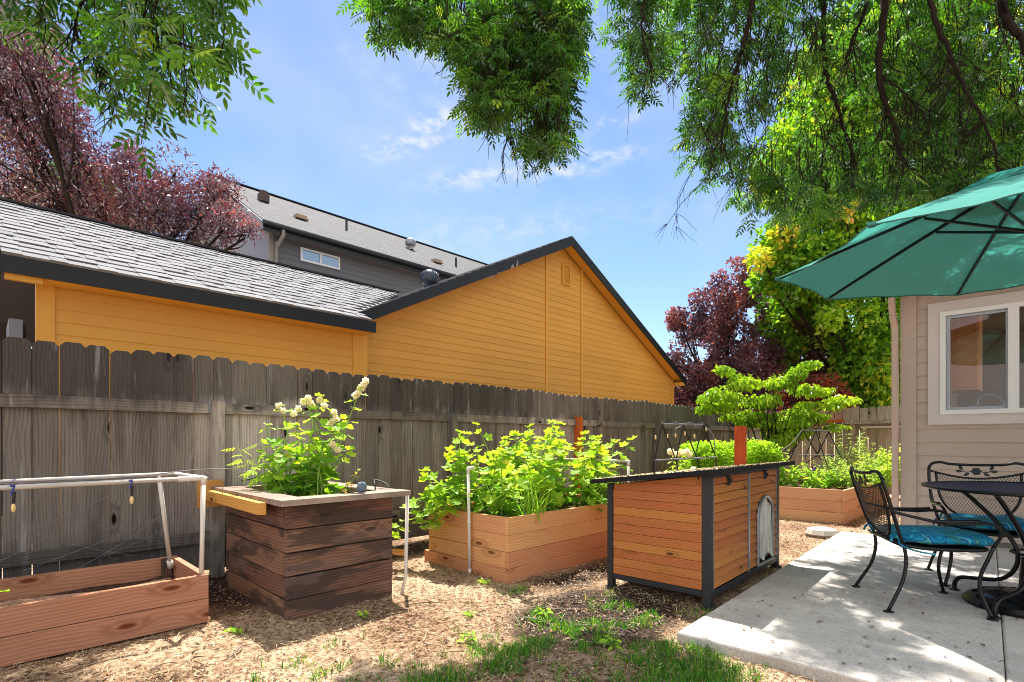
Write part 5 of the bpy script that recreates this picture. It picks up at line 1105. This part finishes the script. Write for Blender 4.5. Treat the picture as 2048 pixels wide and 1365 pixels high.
tree('purple_plum_tree', 'purple-leaved plum tree rising over the ochre house ridge at the left', 'tree', g0(230, 12.0),
     B((40, 75, 10.4, .8), (75, 150, 10.6, .7), (100, 215, 11, .7), (20, 150, 11, .9), (-70, 60, 11, 1.1), (10, 210, 11.5, 1.0), (80, 300, 11.5, .95), (30, 380, 12, 1.2), (150, 350, 12, 1.0), (190, 430, 12, 1.1), (290, 390, 12, 1.0), (330, 450, 12, .9), (400, 410, 12, .85), (455, 450, 11.6, .55), (350, 345, 12, .55), (-120, 330, 12, 1.8), (250, 320, 12, .5), (440, 380, 12, .5), (420, 490, 12, .6), (500, 470, 11.5, .3), (135, 260, 11.5, .55)), 60000, (.06, .11), M_plum, TN, thr=.36, nsc=1.5)
tree('purple_plum_tree', 'large purple-leaved plum tree beyond the right end of the ochre house', 'tree', g0(1480, 19),
     B((1470, 570, 19, (.8, .8, 1.0)), (1430, 625, 19, 1.0), (1385, 690, 19, 1.0), (1500, 650, 19, 1.3), (1500, 740, 19, 1.7), (1390, 760, 19, 1.1), (1570, 660, 19, 1.1), (1600, 720, 19, 1.2), (1440, 800, 19, 1.3), (1550, 800, 19, 1.5), (1355, 640, 19, .45), (1345, 720, 19, .5), (1640, 760, 18.5, .8), (1365, 810, 19, .7)), 52000, (.08, .14), G('dusky plum leaf', ((0, '#463444'), (.4, '#6c485a'), (.75, '#905658'), (1, '#bd7850')), .4, .22, (1.6, .9, .75)), TO, thr=.43, nsc=1.6, rbias=2.8)
tree('maple_tree', 'tall yellow-green maple tree behind the far fence with orange tinted tips', 'tree', g0(1760, 17.5),
     B((1700, 170, 16.5, 2.0), (1610, 320, 16.5, 1.7), (1830, 230, 17, 2.6), (1565, 490, 16, .8), (1620, 540, 16, 1.3), (1700, 430, 16.5, 2.0), (1740, 600, 16.5, 1.5), (1720, 720, 16.5, 1.35), (1780, 740, 16, 1.3), (1660, 610, 16, .7), (1950, 330, 17, 2.6), (1860, 560, 17, 2.3), (1580, 560, 16, .7), (1790, 90, 17, 1.9), (1530, 560, 16.5, .5),
       (1690, 100, 15.5, .6), (1840, 50, 15.5, .7), (1690, 410, 15, .45), (1565, 470, 15.5, .4), (1630, 430, 15.5, .35), (1520, 520, 15.6, .35), (1660, 640, 15.4, .35), (1640, 690, 17.5, 1.3), (1690, 770, 17, 1.1), (1760, 800, 16.5, 1.0), (1600, 620, 17.5, 1.2), (1650, 560, 17, 1.2), (1720, 650, 16, 1.1)), 76000, (.12, .21), M_maple, TO, thr=.38, nsc=.8, tone=[0] * 15 + [.99, .99, .99, .98, .84, .97, .84] + [0] * 6, trunk_r=.16, nsub=3)
tree('green_tree', 'dark green tree low behind the far fence, right of the purple shrub', 'tree', g0(1760, 22), B((1740, 790, 22, 1.2), (1700, 760, 22, 1.3), (1800, 740, 21, 1.6), (1850, 700, 21, 2.0), (1640, 790, 23, 1.2)), 9000, (.14, .22), M_far, TO)
tree('purple_shrub', 'reddish purple barberry shrub showing above the far fence', 'shrub', g0(1640, 15.2), B((1600, 800, 15.2, .7), (1650, 790, 15.2, .65), (1680, 810, 15.2, .5), (1560, 830, 15.2, .7)), 7000, (.06, .1), G('barberry leaf', ((0, '#3a1a1c'), (.5, '#6f2c20'), (.85, '#9a4a28'), (1, '#b0602c')), .45, .1, (1.6, .8, .5)), TO, trunk_r=.06)
for (u, v, d, r, l) in ((1100, 850, 40, 4, 'round green tree far beyond the fence behind the ochre house'), (-150, 700, 24, 3.5, 'green tree in the yard left of the ochre house porch'), (150, 420, 25, 2.2, 'green tree glimpsed behind the left purple plum tree')):
    tree('green_tree', l, 'tree', g0(u, d), [(pd(u, v, d), r), (pd(u + 60, v + 20, d), r * .8), (pd(u - 50, v + 30, d), r * .8)], 6000, (.2, .32), M_far, TO)
# dogwood in front of the far fence
dg = [(1440, 790, 9.6, (.42, .42, .15)), (1500, 765, 9.8, (.45, .45, .14)), (1560, 755, 10, (.4, .4, .13)), (1590, 740, 9.8, (.25, .25, .1)), (1620, 790, 10, (.5, .5, .14)), (1670, 800, 10, (.38, .38, .12)), (1530, 800, 10, (.6, .6, .16)), (1450, 810, 9.8, (.35, .35, .13)), (1585, 822, 10, (.5, .5, .15)), (1640, 835, 9.8, (.3, .3, .1)), (1540, 845, 10, (.55, .55, .16)), (1500, 825, 10, (.4, .4, .15)), (1560, 875, 9.8, (.45, .45, .16)), (1600, 855, 10, (.3, .3, .1)), (1530, 890, 10, (.4, .4, .2)), (1470, 745, 9.9, (.2, .2, .1))]
tree('dogwood_tree', 'small yellow-green dogwood tree with layered branches in the far fence corner', 'tree', g0(1532, 9.9), B(*[(u + rng.normal(0, 6), v + rng.normal(0, 4), d, (r[0] * .62, r[1] * .62, r[2] * .8)) for u, v, d, r in dg for _ in (0,)] + [(u + rng.uniform(-45, 45), v + rng.uniform(-14, 22), d, (.2, .2, .07)) for u, v, d, r in dg for _ in (0, 1)]), 6200, (.07, .12), M_dog, T_simple(.5, .3, .1), thr=.34, nsc=3.2, droop=-.9, trunk_r=.02, rbias=2, nsub=0, lr=.35)
# clipped box hedge
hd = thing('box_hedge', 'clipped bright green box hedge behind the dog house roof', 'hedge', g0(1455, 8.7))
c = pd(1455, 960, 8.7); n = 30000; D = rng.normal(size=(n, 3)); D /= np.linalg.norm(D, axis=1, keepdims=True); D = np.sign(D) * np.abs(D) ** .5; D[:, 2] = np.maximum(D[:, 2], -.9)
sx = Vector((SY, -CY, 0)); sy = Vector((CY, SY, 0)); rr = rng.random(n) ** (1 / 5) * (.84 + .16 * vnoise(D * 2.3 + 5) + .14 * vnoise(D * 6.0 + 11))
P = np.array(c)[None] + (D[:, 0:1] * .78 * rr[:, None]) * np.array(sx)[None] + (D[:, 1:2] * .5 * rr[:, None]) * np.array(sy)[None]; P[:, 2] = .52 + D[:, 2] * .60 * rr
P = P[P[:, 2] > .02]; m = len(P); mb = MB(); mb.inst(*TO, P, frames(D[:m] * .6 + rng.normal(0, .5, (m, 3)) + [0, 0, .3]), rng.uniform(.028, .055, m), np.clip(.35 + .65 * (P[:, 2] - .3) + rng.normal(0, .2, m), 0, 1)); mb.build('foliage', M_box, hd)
b = MB(); 
for k in range(14): b.tube([(c.x + rng.normal(0, .15), c.y + rng.normal(0, .1), 0), (c.x + rng.normal(0, .35), c.y + rng.normal(0, .25), .8)], .01, 5)
b.build('stems', M_bark, hd)

# ------------------------------------------------------------------ bed plants
def flower(mb, c, r, rn=None, pts=7):
    n = 60; D = rng.normal(size=(n, 3)); D /= np.linalg.norm(D, axis=1, keepdims=True); P = np.array(c)[None] + D * r * .45
    mb.inst(*T_simple(.95, .25, .15), P, frames(D * .5 + rng.normal(0, .5, (n, 3)), rng.uniform(0, 6, n)), rng.uniform(.5, .8, n) * r, rng.random(n))
def leafy(name, label, cat, base, stems, T, size, nl, lmat, petiole=.05, grad=(1.0, .6), group=None, stem_r=.006, flowers=None, fr=.03, top_tuft=0, start=.1, up=.15, smat=None):
    """stems: list of polylines (Nx3)"""
    root = thing(name, label, cat, base, group); sb = MB(); P, D, S, Rn = [], [], [], []
    for st in stems:
        C = spline(st, 14); sb.tube(C, np.linspace(stem_r, stem_r * .5, len(C)), 6, rn=rng.random())
        for j in range(nl):
            t = start + (1 - start) * (j + rng.random()) / nl; q = C[min(len(C) - 1, int(t * (len(C) - 1)))]; a = j * 2.4 + rng.uniform(-.5, .5); sz = rng.uniform(*size) * (grad[0] * (1 - t) + grad[1] * t)
            pl = petiole * (1.3 - t) * rng.uniform(.7, 1.4); e_ = q + np.array([math.cos(a) * pl, math.sin(a) * pl, pl * rng.uniform(.1, .7)]); sb.tube([q, (q + e_) / 2 + [0, 0, .01], e_], stem_r * .3, 4, rn=.5, cap=False)
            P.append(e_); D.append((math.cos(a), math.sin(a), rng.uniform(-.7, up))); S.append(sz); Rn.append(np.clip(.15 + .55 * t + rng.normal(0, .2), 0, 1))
        for j in range(top_tuft):
            a = rng.uniform(0, 6.28); P.append(C[-1]); D.append((math.cos(a), math.sin(a), rng.uniform(-.1, .9))); S.append(rng.uniform(*size) * grad[1] * .7); Rn.append(rng.uniform(.6, .95))
    sb.build('stems', smat or M_stem, root)
    mb = MB(); mb.inst(*T, np.array(P), frames(np.array(D), rng.normal(0, .35, len(P))), np.array(S), Rn); mb.build('leaves', lmat, root, smooth=False)
    if flowers:
        for f in flowers: fb_ = MB(); flower(fb_, f, fr); fb_.build('flower', M_petal, root)
    return root
def grow(b, t, n=4, wob=.03):
    b, t = np.array(b, float), np.array(t, float); return [b + (t - b) * k / n + (rng.normal(0, wob, 3) * [1, 1, 0] if 0 < k < n else 0) for k in range(n + 1)]
# hollyhock clump
tips = [(560, 812, 3.95), (612, 800, 3.95), (640, 792, 4.0), (660, 822, 3.9), (722, 778, 3.9), (672, 868, 3.85), (700, 900, 3.8), (590, 850, 4.1), (535, 850, 4.0), (520, 905, 3.9), (690, 845, 4.1), (575, 900, 3.8), (620, 870, 3.8)]
stm = []; 
for u, v, d in tips:
    q = pd(u, v, d); b0 = np.array([1.72 + rng.normal(0, .09), 3.86 + rng.normal(0, .12), .66]); stm.append(grow(b0, tuple(q)))
fl_ = [tuple(pd(u, v, d)) for u, v, d in ((557, 812, 3.93), (565, 822, 3.92), (617, 797, 3.93), (622, 808, 3.93), (608, 805, 3.96), (640, 800, 3.98), (648, 812, 3.95), (597, 818, 4.0), (668, 826, 3.88), (672, 838, 3.87), (664, 845, 3.87), (665, 890, 3.82), (675, 900, 3.82), (722, 776, 3.9), (728, 770, 3.9), (717, 786, 3.9), (711, 792, 3.9), (731, 762, 3.92), (588, 828, 3.95))]
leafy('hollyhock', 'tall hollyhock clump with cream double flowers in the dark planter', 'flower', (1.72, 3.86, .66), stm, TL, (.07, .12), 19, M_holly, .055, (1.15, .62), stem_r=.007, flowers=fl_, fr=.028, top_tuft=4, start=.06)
v_ = [grow((1.5, 3.9, .68), tuple(pd(u, v, 3.9)), 4, .02) for u, v in ((475, 890), (520, 880), (500, 925), (535, 905))]
leafy('feathery_vine', 'light green vine with small pinnate leaves arching left out of the dark planter', 'vine', (1.5, 3.9, .68), v_, TC, (.08, .13), 10, M_dog, .01, (1, 1), stem_r=.003, start=.4)
v_ = [grow((1.95, 3.75, .67), tuple(pd(u, v, 4.1)), 3, .02) for u, v in ((712, 940), (700, 960), (725, 935))]
leafy('red_tipped_weed', 'small weed with orange-red leaves at the right of the hollyhock', 'plant', (1.95, 3.75, .67), v_, TS, (.03, .05), 8, rnmat('orange leaf', ((0, '#b0552a'), (.5, '#b89a3a'), (1, '#8fa83a'))), .01, (1, 1), stem_r=.0025)
# mallows: nine plants over the bed
k = 0
mll = ['leftmost mallow plant leaning over the bed\'s left side board', 'mallow plant in the front corner of the cedar bed behind the white pipe', 'tall mallow plant at the centre front of the cedar bed', 'mallow plant along the bed\'s back left, near the fence', 'mallow plant at the middle of the bed with the highest shoots', 'mallow plant in front of the orange fence post', 'mallow plant over the bed\'s front board beside the dog house', 'mallow plant at the bed\'s back edge behind the centre', 'mallow plant nearest the white hoop with an outward leaning shoot']
for (x, y, h) in ((3.15, 3.75, .72), (3.15, 3.25, .58), (3.5, 3.15, .66), (3.55, 3.7, .80), (3.9, 3.45, .84), (4.35, 3.65, .84), (4.15, 3.12, .62), (4.0, 3.85, .72), (4.55, 3.3, .74)):
    st = []
    for j in range(8):
        b0 = (x + rng.normal(0, .07), y + rng.normal(0, .07), .42); hh_ = h * rng.uniform(.62, 1.08); sp_ = .13; st.append(grow(b0, (x + rng.normal(0, sp_), y + rng.normal(0, sp_), .42 + hh_), 3, .025))
    if k == 8: st.append(grow((4.5, 3.2, .45), tuple(pd(1262, 880, 5.3)), 3, .03))
    if k == 0: st.append(grow((3.0, 3.8, .45), (2.80, 3.85, .85), 3, .02)); st.append([(3.0, 3.6, .48), (2.88, 3.65, .62), (2.76, 3.7, .50), (2.70, 3.72, .35)]); st.append([(3.0, 3.75, .48), (2.82, 3.85, .6), (2.66, 3.95, .42), (2.58, 4.0, .26)])
    if k == 0:
        for _ in range(6): q_ = rng.uniform(3.45, 3.95); st.append([(3.0, q_, .46), (2.90, q_ + .02, .66 + rng.uniform(-.05, .1)), (2.80, q_ + .04, .58), (2.74 + rng.normal(0, .02), q_ + .06, .40 + rng.uniform(-.08, .1))])
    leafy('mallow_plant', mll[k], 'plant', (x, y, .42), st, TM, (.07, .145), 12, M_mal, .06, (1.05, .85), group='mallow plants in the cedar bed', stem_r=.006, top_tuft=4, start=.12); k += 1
# strap leaves / grass like tuft right end of bed
def tuft(name, label, cat, base, n, L, Wd, mat, spread=.5, group=None):
    root = thing(name, label, cat, base, group); th = rng.uniform(0, 6.28, n); tl = np.abs(rng.normal(0, spread, n)); D = np.stack([np.cos(th) * tl, np.sin(th) * tl, np.ones(n)], -1)
    TV = [(0, -.5, 0), (0, .5, 0), (.4, -.5, .02), (.4, .5, .02), (.75, -.32, .12), (.75, .32, .12), (1, 0, .32)]
    P = np.array(base)[None] + rng.normal(0, .05, (n, 3)) * [1, 1, 0]; S = np.stack([rng.uniform(*L, n), rng.uniform(*Wd, n), rng.uniform(*L, n)], -1)
    mb = MB(); mb.inst(TV, [np.array([[0, 1, 3, 2], [2, 3, 5, 4]]), np.array([[4, 5, 6]])], P, frames(D, rng.uniform(0, 6.28, n), (1, 0, .01)), S); mb.build('leaves', mat, root); return root
for x, y, l in ((4.65, 3.1, 'strappy green tuft at the bed corner beside the dog house'), (3.3, 3.0, 'strappy green tuft at the front of the mallow bed')): tuft('iris_tuft', l, 'plant', (x, y, .43), 60, (.2, .38), (.008, .014), M_let, .4, 'strappy tufts in the mallow bed')
# small weeds on the soil
for x, y, s_, l in ((2.42, 1.62, .05, 'small broadleaf weed on the dark mulch near the slab corner'), (1.72, 3.02, .035, 'tiny seedling under the dark planter front'), (2.78, 3.05, .04, 'tiny weed at the foot of the white pipe'), (2.2, 2.55, .04, 'low weed on the sunlit soil between the beds'), (2.55, 2.2, .05, 'low weed amid the bark chips'), (1.95, 2.25, .05, 'low weed at the edge of the grass'), (1.05, 3.3, .045, 'weed clump by the trough planter corner'), (2.35, 3.9, .05, 'low green weed between the dark planter and cedar bed')):
    z = float(ground_z(np.array([x, y]))); st = [grow((x, y, z), (x + rng.normal(0, .03), y + rng.normal(0, .03), z + s_ * rng.uniform(.7, 1.5)), 2, .004) for _ in range(5)]
    leafy('weed', l, 'weed', (x, y, z), st, TO, (s_ * .6, s_), 3, M_let, .01, (1, 1), group='small weeds on the bare soil', stem_r=.0015)
for x, y, l in ((-.02, 3.85, 'dark green seedling with two big leaves in the trough planter'),):
    z = .17; leafy('seedling', l, 'seedling', (x, y, z), [grow((x, y, z), (x + dx, y + .02, z + h_), 2, .005) for dx, h_ in ((-.1, .14), (.0, .10), (.09, .16))], TL, (.06, .08), 2, M_box, .01, (1, 1), stem_r=.003, start=.9)
# far bed plants
def fp(u, v, d): return tuple(pd(u, v, d))
k = 0
for (u, d, n, L) in ((1562, 8.6, 5, .62), (1590, 8.3, 5, .46), (1625, 8.1, 5, .34), (1655, 8.3, 5, .30)):
    q = pd(u, 881, d); st = [grow((q.x + rng.normal(0, .06), q.y + rng.normal(0, .06), .37), (q.x + rng.normal(0, .12), q.y + rng.normal(0, .12), .37 + L * rng.uniform(.6, 1.1)), 2, .02) for _ in range(8)]
    leafy('leafy_vegetable', ['tall light green leafy vegetable by the dog house end of the far bed', 'broad-leaved green vegetable behind the front board of the far bed', 'leafy vegetable drooping over the front board of the far bed', 'low leafy vegetable below the dark wire trellis'][k], 'plant', (q.x, q.y, .37), st, TS, (.10, .17), 9, M_let, .02, (1, .7), group='leafy vegetables in the far bed', stem_r=.006); k += 1
k = 0
for (u, d, h_) in ((1697, 9.0, 1.0), (1725, 9.4, .80), (1690, 8.2, .50), (1715, 7.9, .42), (1660, 8.8, .5), (1745, 8.6, .62)):
    q = pd(u, 881, d); st = [grow((q.x + rng.normal(0, .06), q.y + rng.normal(0, .06), .37), (q.x + rng.normal(0, .14), q.y + rng.normal(0, .14), .37 + h_ * rng.uniform(.6, 1.08)), 3, .03) for _ in range(14)]
    leafy('feathery_herb', ['tallest feathery herb gone to pale seed in the far bed', 'tall feathery herb right of the tallest one', 'low silvery feathery herb at the far bed front board', 'low feathery herb at the right corner of the far bed', 'feathery herb under the wire trellis', 'bushy pale herb by the downspout'][k], 'herb', (q.x, q.y, .37), st, TN, (.035, .07), 44, M_feath, .03, (1, .8), group='feathery herbs in the far bed', stem_r=.003, start=.15, up=.8); k += 1
for (u, v, d, l) in ((1765, 925, 8.2, 'broad yellow-green leafy shrub beside the downspout'), (1790, 915, 8.6, 'yellow-green leafy shrub behind the house corner')):
    q = pd(u, 881, d); st = [grow((q.x + rng.normal(0, .1), q.y + rng.normal(0, .1), .37), (q.x + rng.normal(0, .2), q.y + rng.normal(0, .2), .37 + rng.uniform(.35, .75)), 2, .02) for _ in range(14)]
    leafy('leafy_shrub', l, 'shrub', (q.x, q.y, .37), st, TO, (.07, .12), 14, M_dog, .03, (1, .9), stem_r=.005)
q = pd(1620, 940, 8.8); pfl = thing('purple_flower_plant', 'plant with small purple flowers in the far bed under the trellis', 'flower', (q.x, q.y, .37))
for _ in range(10):
    c = (q.x + rng.normal(0, .12), q.y + rng.normal(0, .12), q.z - .04 + rng.uniform(-.02, .1)); b = MB(); flower(b, c, .022); b.build('flower', M_purple, pfl); b = MB(); b.tube([c, (c[0], c[1], .37)], .002, 4); b.build('stem', M_stem, pfl)
# rose
q = pd(1370, 900, 7.4); st = [grow((q.x + rng.normal(0, .06), q.y + rng.normal(0, .06), .0), tuple(pd(u, v, 7.4)), 4, .03) for u, v in ((1345, 908), (1360, 912), (1372, 905), (1335, 935), (1365, 930), (1385, 935), (1350, 925))]
leafy('rose_bush', 'pale yellow rose bush blooming in front of the box hedge', 'rose', (q.x, q.y, 0), st, TO, (.05, .085), 34, M_dog, .04, (1, 1), flowers=[tuple(pd(u, v, 7.35)) for u, v in ((1341, 903), (1350, 909), (1361, 906), (1372, 904), (1378, 908), (1387, 940))], fr=.05, stem_r=.005)
# trellises with string lights
def trellis(label, A, Bp, Cp, Dp, legs, bulbs, extra=()):
    root = thing('wire_trellis', label, 'trellis', (float(A[0]), float(A[1]), .3), 'wire trellises with string lights'); b = MB(); b.tube([A, Bp], .009, 8); b.tube([Cp, Dp], .009, 8); b.build('cross_bar', M_cable, root)
    b = MB()
    for p, q in legs: b.tube([p, q], .0085, 6)
    b.build('leg', M_black, root)
    if bulbs:
        c = MB(); prev = None; c.tube(spline([tuple(np.array(p) + [0, 0, .03 * (-1) ** i]) for i, p in enumerate(np.linspace(np.array(A), np.array(Bp), 7))], 24), .005, 5)
        for e_ in extra: c.tube(spline(e_, 14), .006, 5)
        c.build('cable', M_cable, root); l = MB()
        for p in bulbs: l.lathe([(.001, -.05), (.01, -.04), (.013, -.02), (.01, 0), (.001, .005)], p, 8)
        l.build('bulbs', M_bulb, root)
X = lambda u, v, d=6.5: np.array(pd(u, v, d))
trellis('black wire trellis with string lights between the mallow bed and the box hedge', X(1323, 848), X(1407, 850), X(1308, 921), X(1432, 915, 6.3),
        [(X(1324, 848), X(1309, 921)), (X(1324, 848), X(1352, 921)), (X(1352, 921), X(1366, 850)), (X(1366, 850), X(1395, 919)), (X(1393, 902), X(1407, 850)), (X(1407, 850), X(1431, 914)), (X(1352, 921), X(1366, 990)), (X(1395, 919), X(1410, 990)), (X(1309, 921), X(1305, 1000)), (X(1431, 914), X(1438, 990))],
        [tuple(X(*k)) for k in ((1311, 872), (1335, 870), (1351, 868), (1370, 864), (1389, 870), (1412, 856))], [[X(1366, 851), X(1352, 858), X(1350, 868)], [X(1404, 850), X(1425, 868), X(1430, 900)]])
X = lambda u, v, d=8.9: np.array(pd(u, v, d))
trellis('black wire trellis with string lights standing in the far bed', X(1604, 861), X(1660, 863), X(1596, 910, 8.7), X(1680, 911, 8.7),
        [(X(1606, 862), X(1642, 920)), (X(1632, 862), X(1610, 915)), (X(1632, 862), X(1668, 975, 8.3)), (X(1658, 864), X(1632, 915)), (X(1658, 864), X(1695, 945, 8.4)), (X(1642, 930), X(1666, 972, 8.2)), (X(1660, 910), X(1690, 975, 8.3)), (X(1604, 862), X(1580, 920))],
        [tuple(X(*k)) for k in ((1610, 888), (1595, 884), (1640, 880), (1666, 876))], [[X(1604, 861), X(1585, 885), X(1565, 900), X(1537, 918)]])
print('OBJ', len(COL.objects), 'polys', sum(len(o.data.polygons) for o in COL.objects if o.type == 'MESH'))
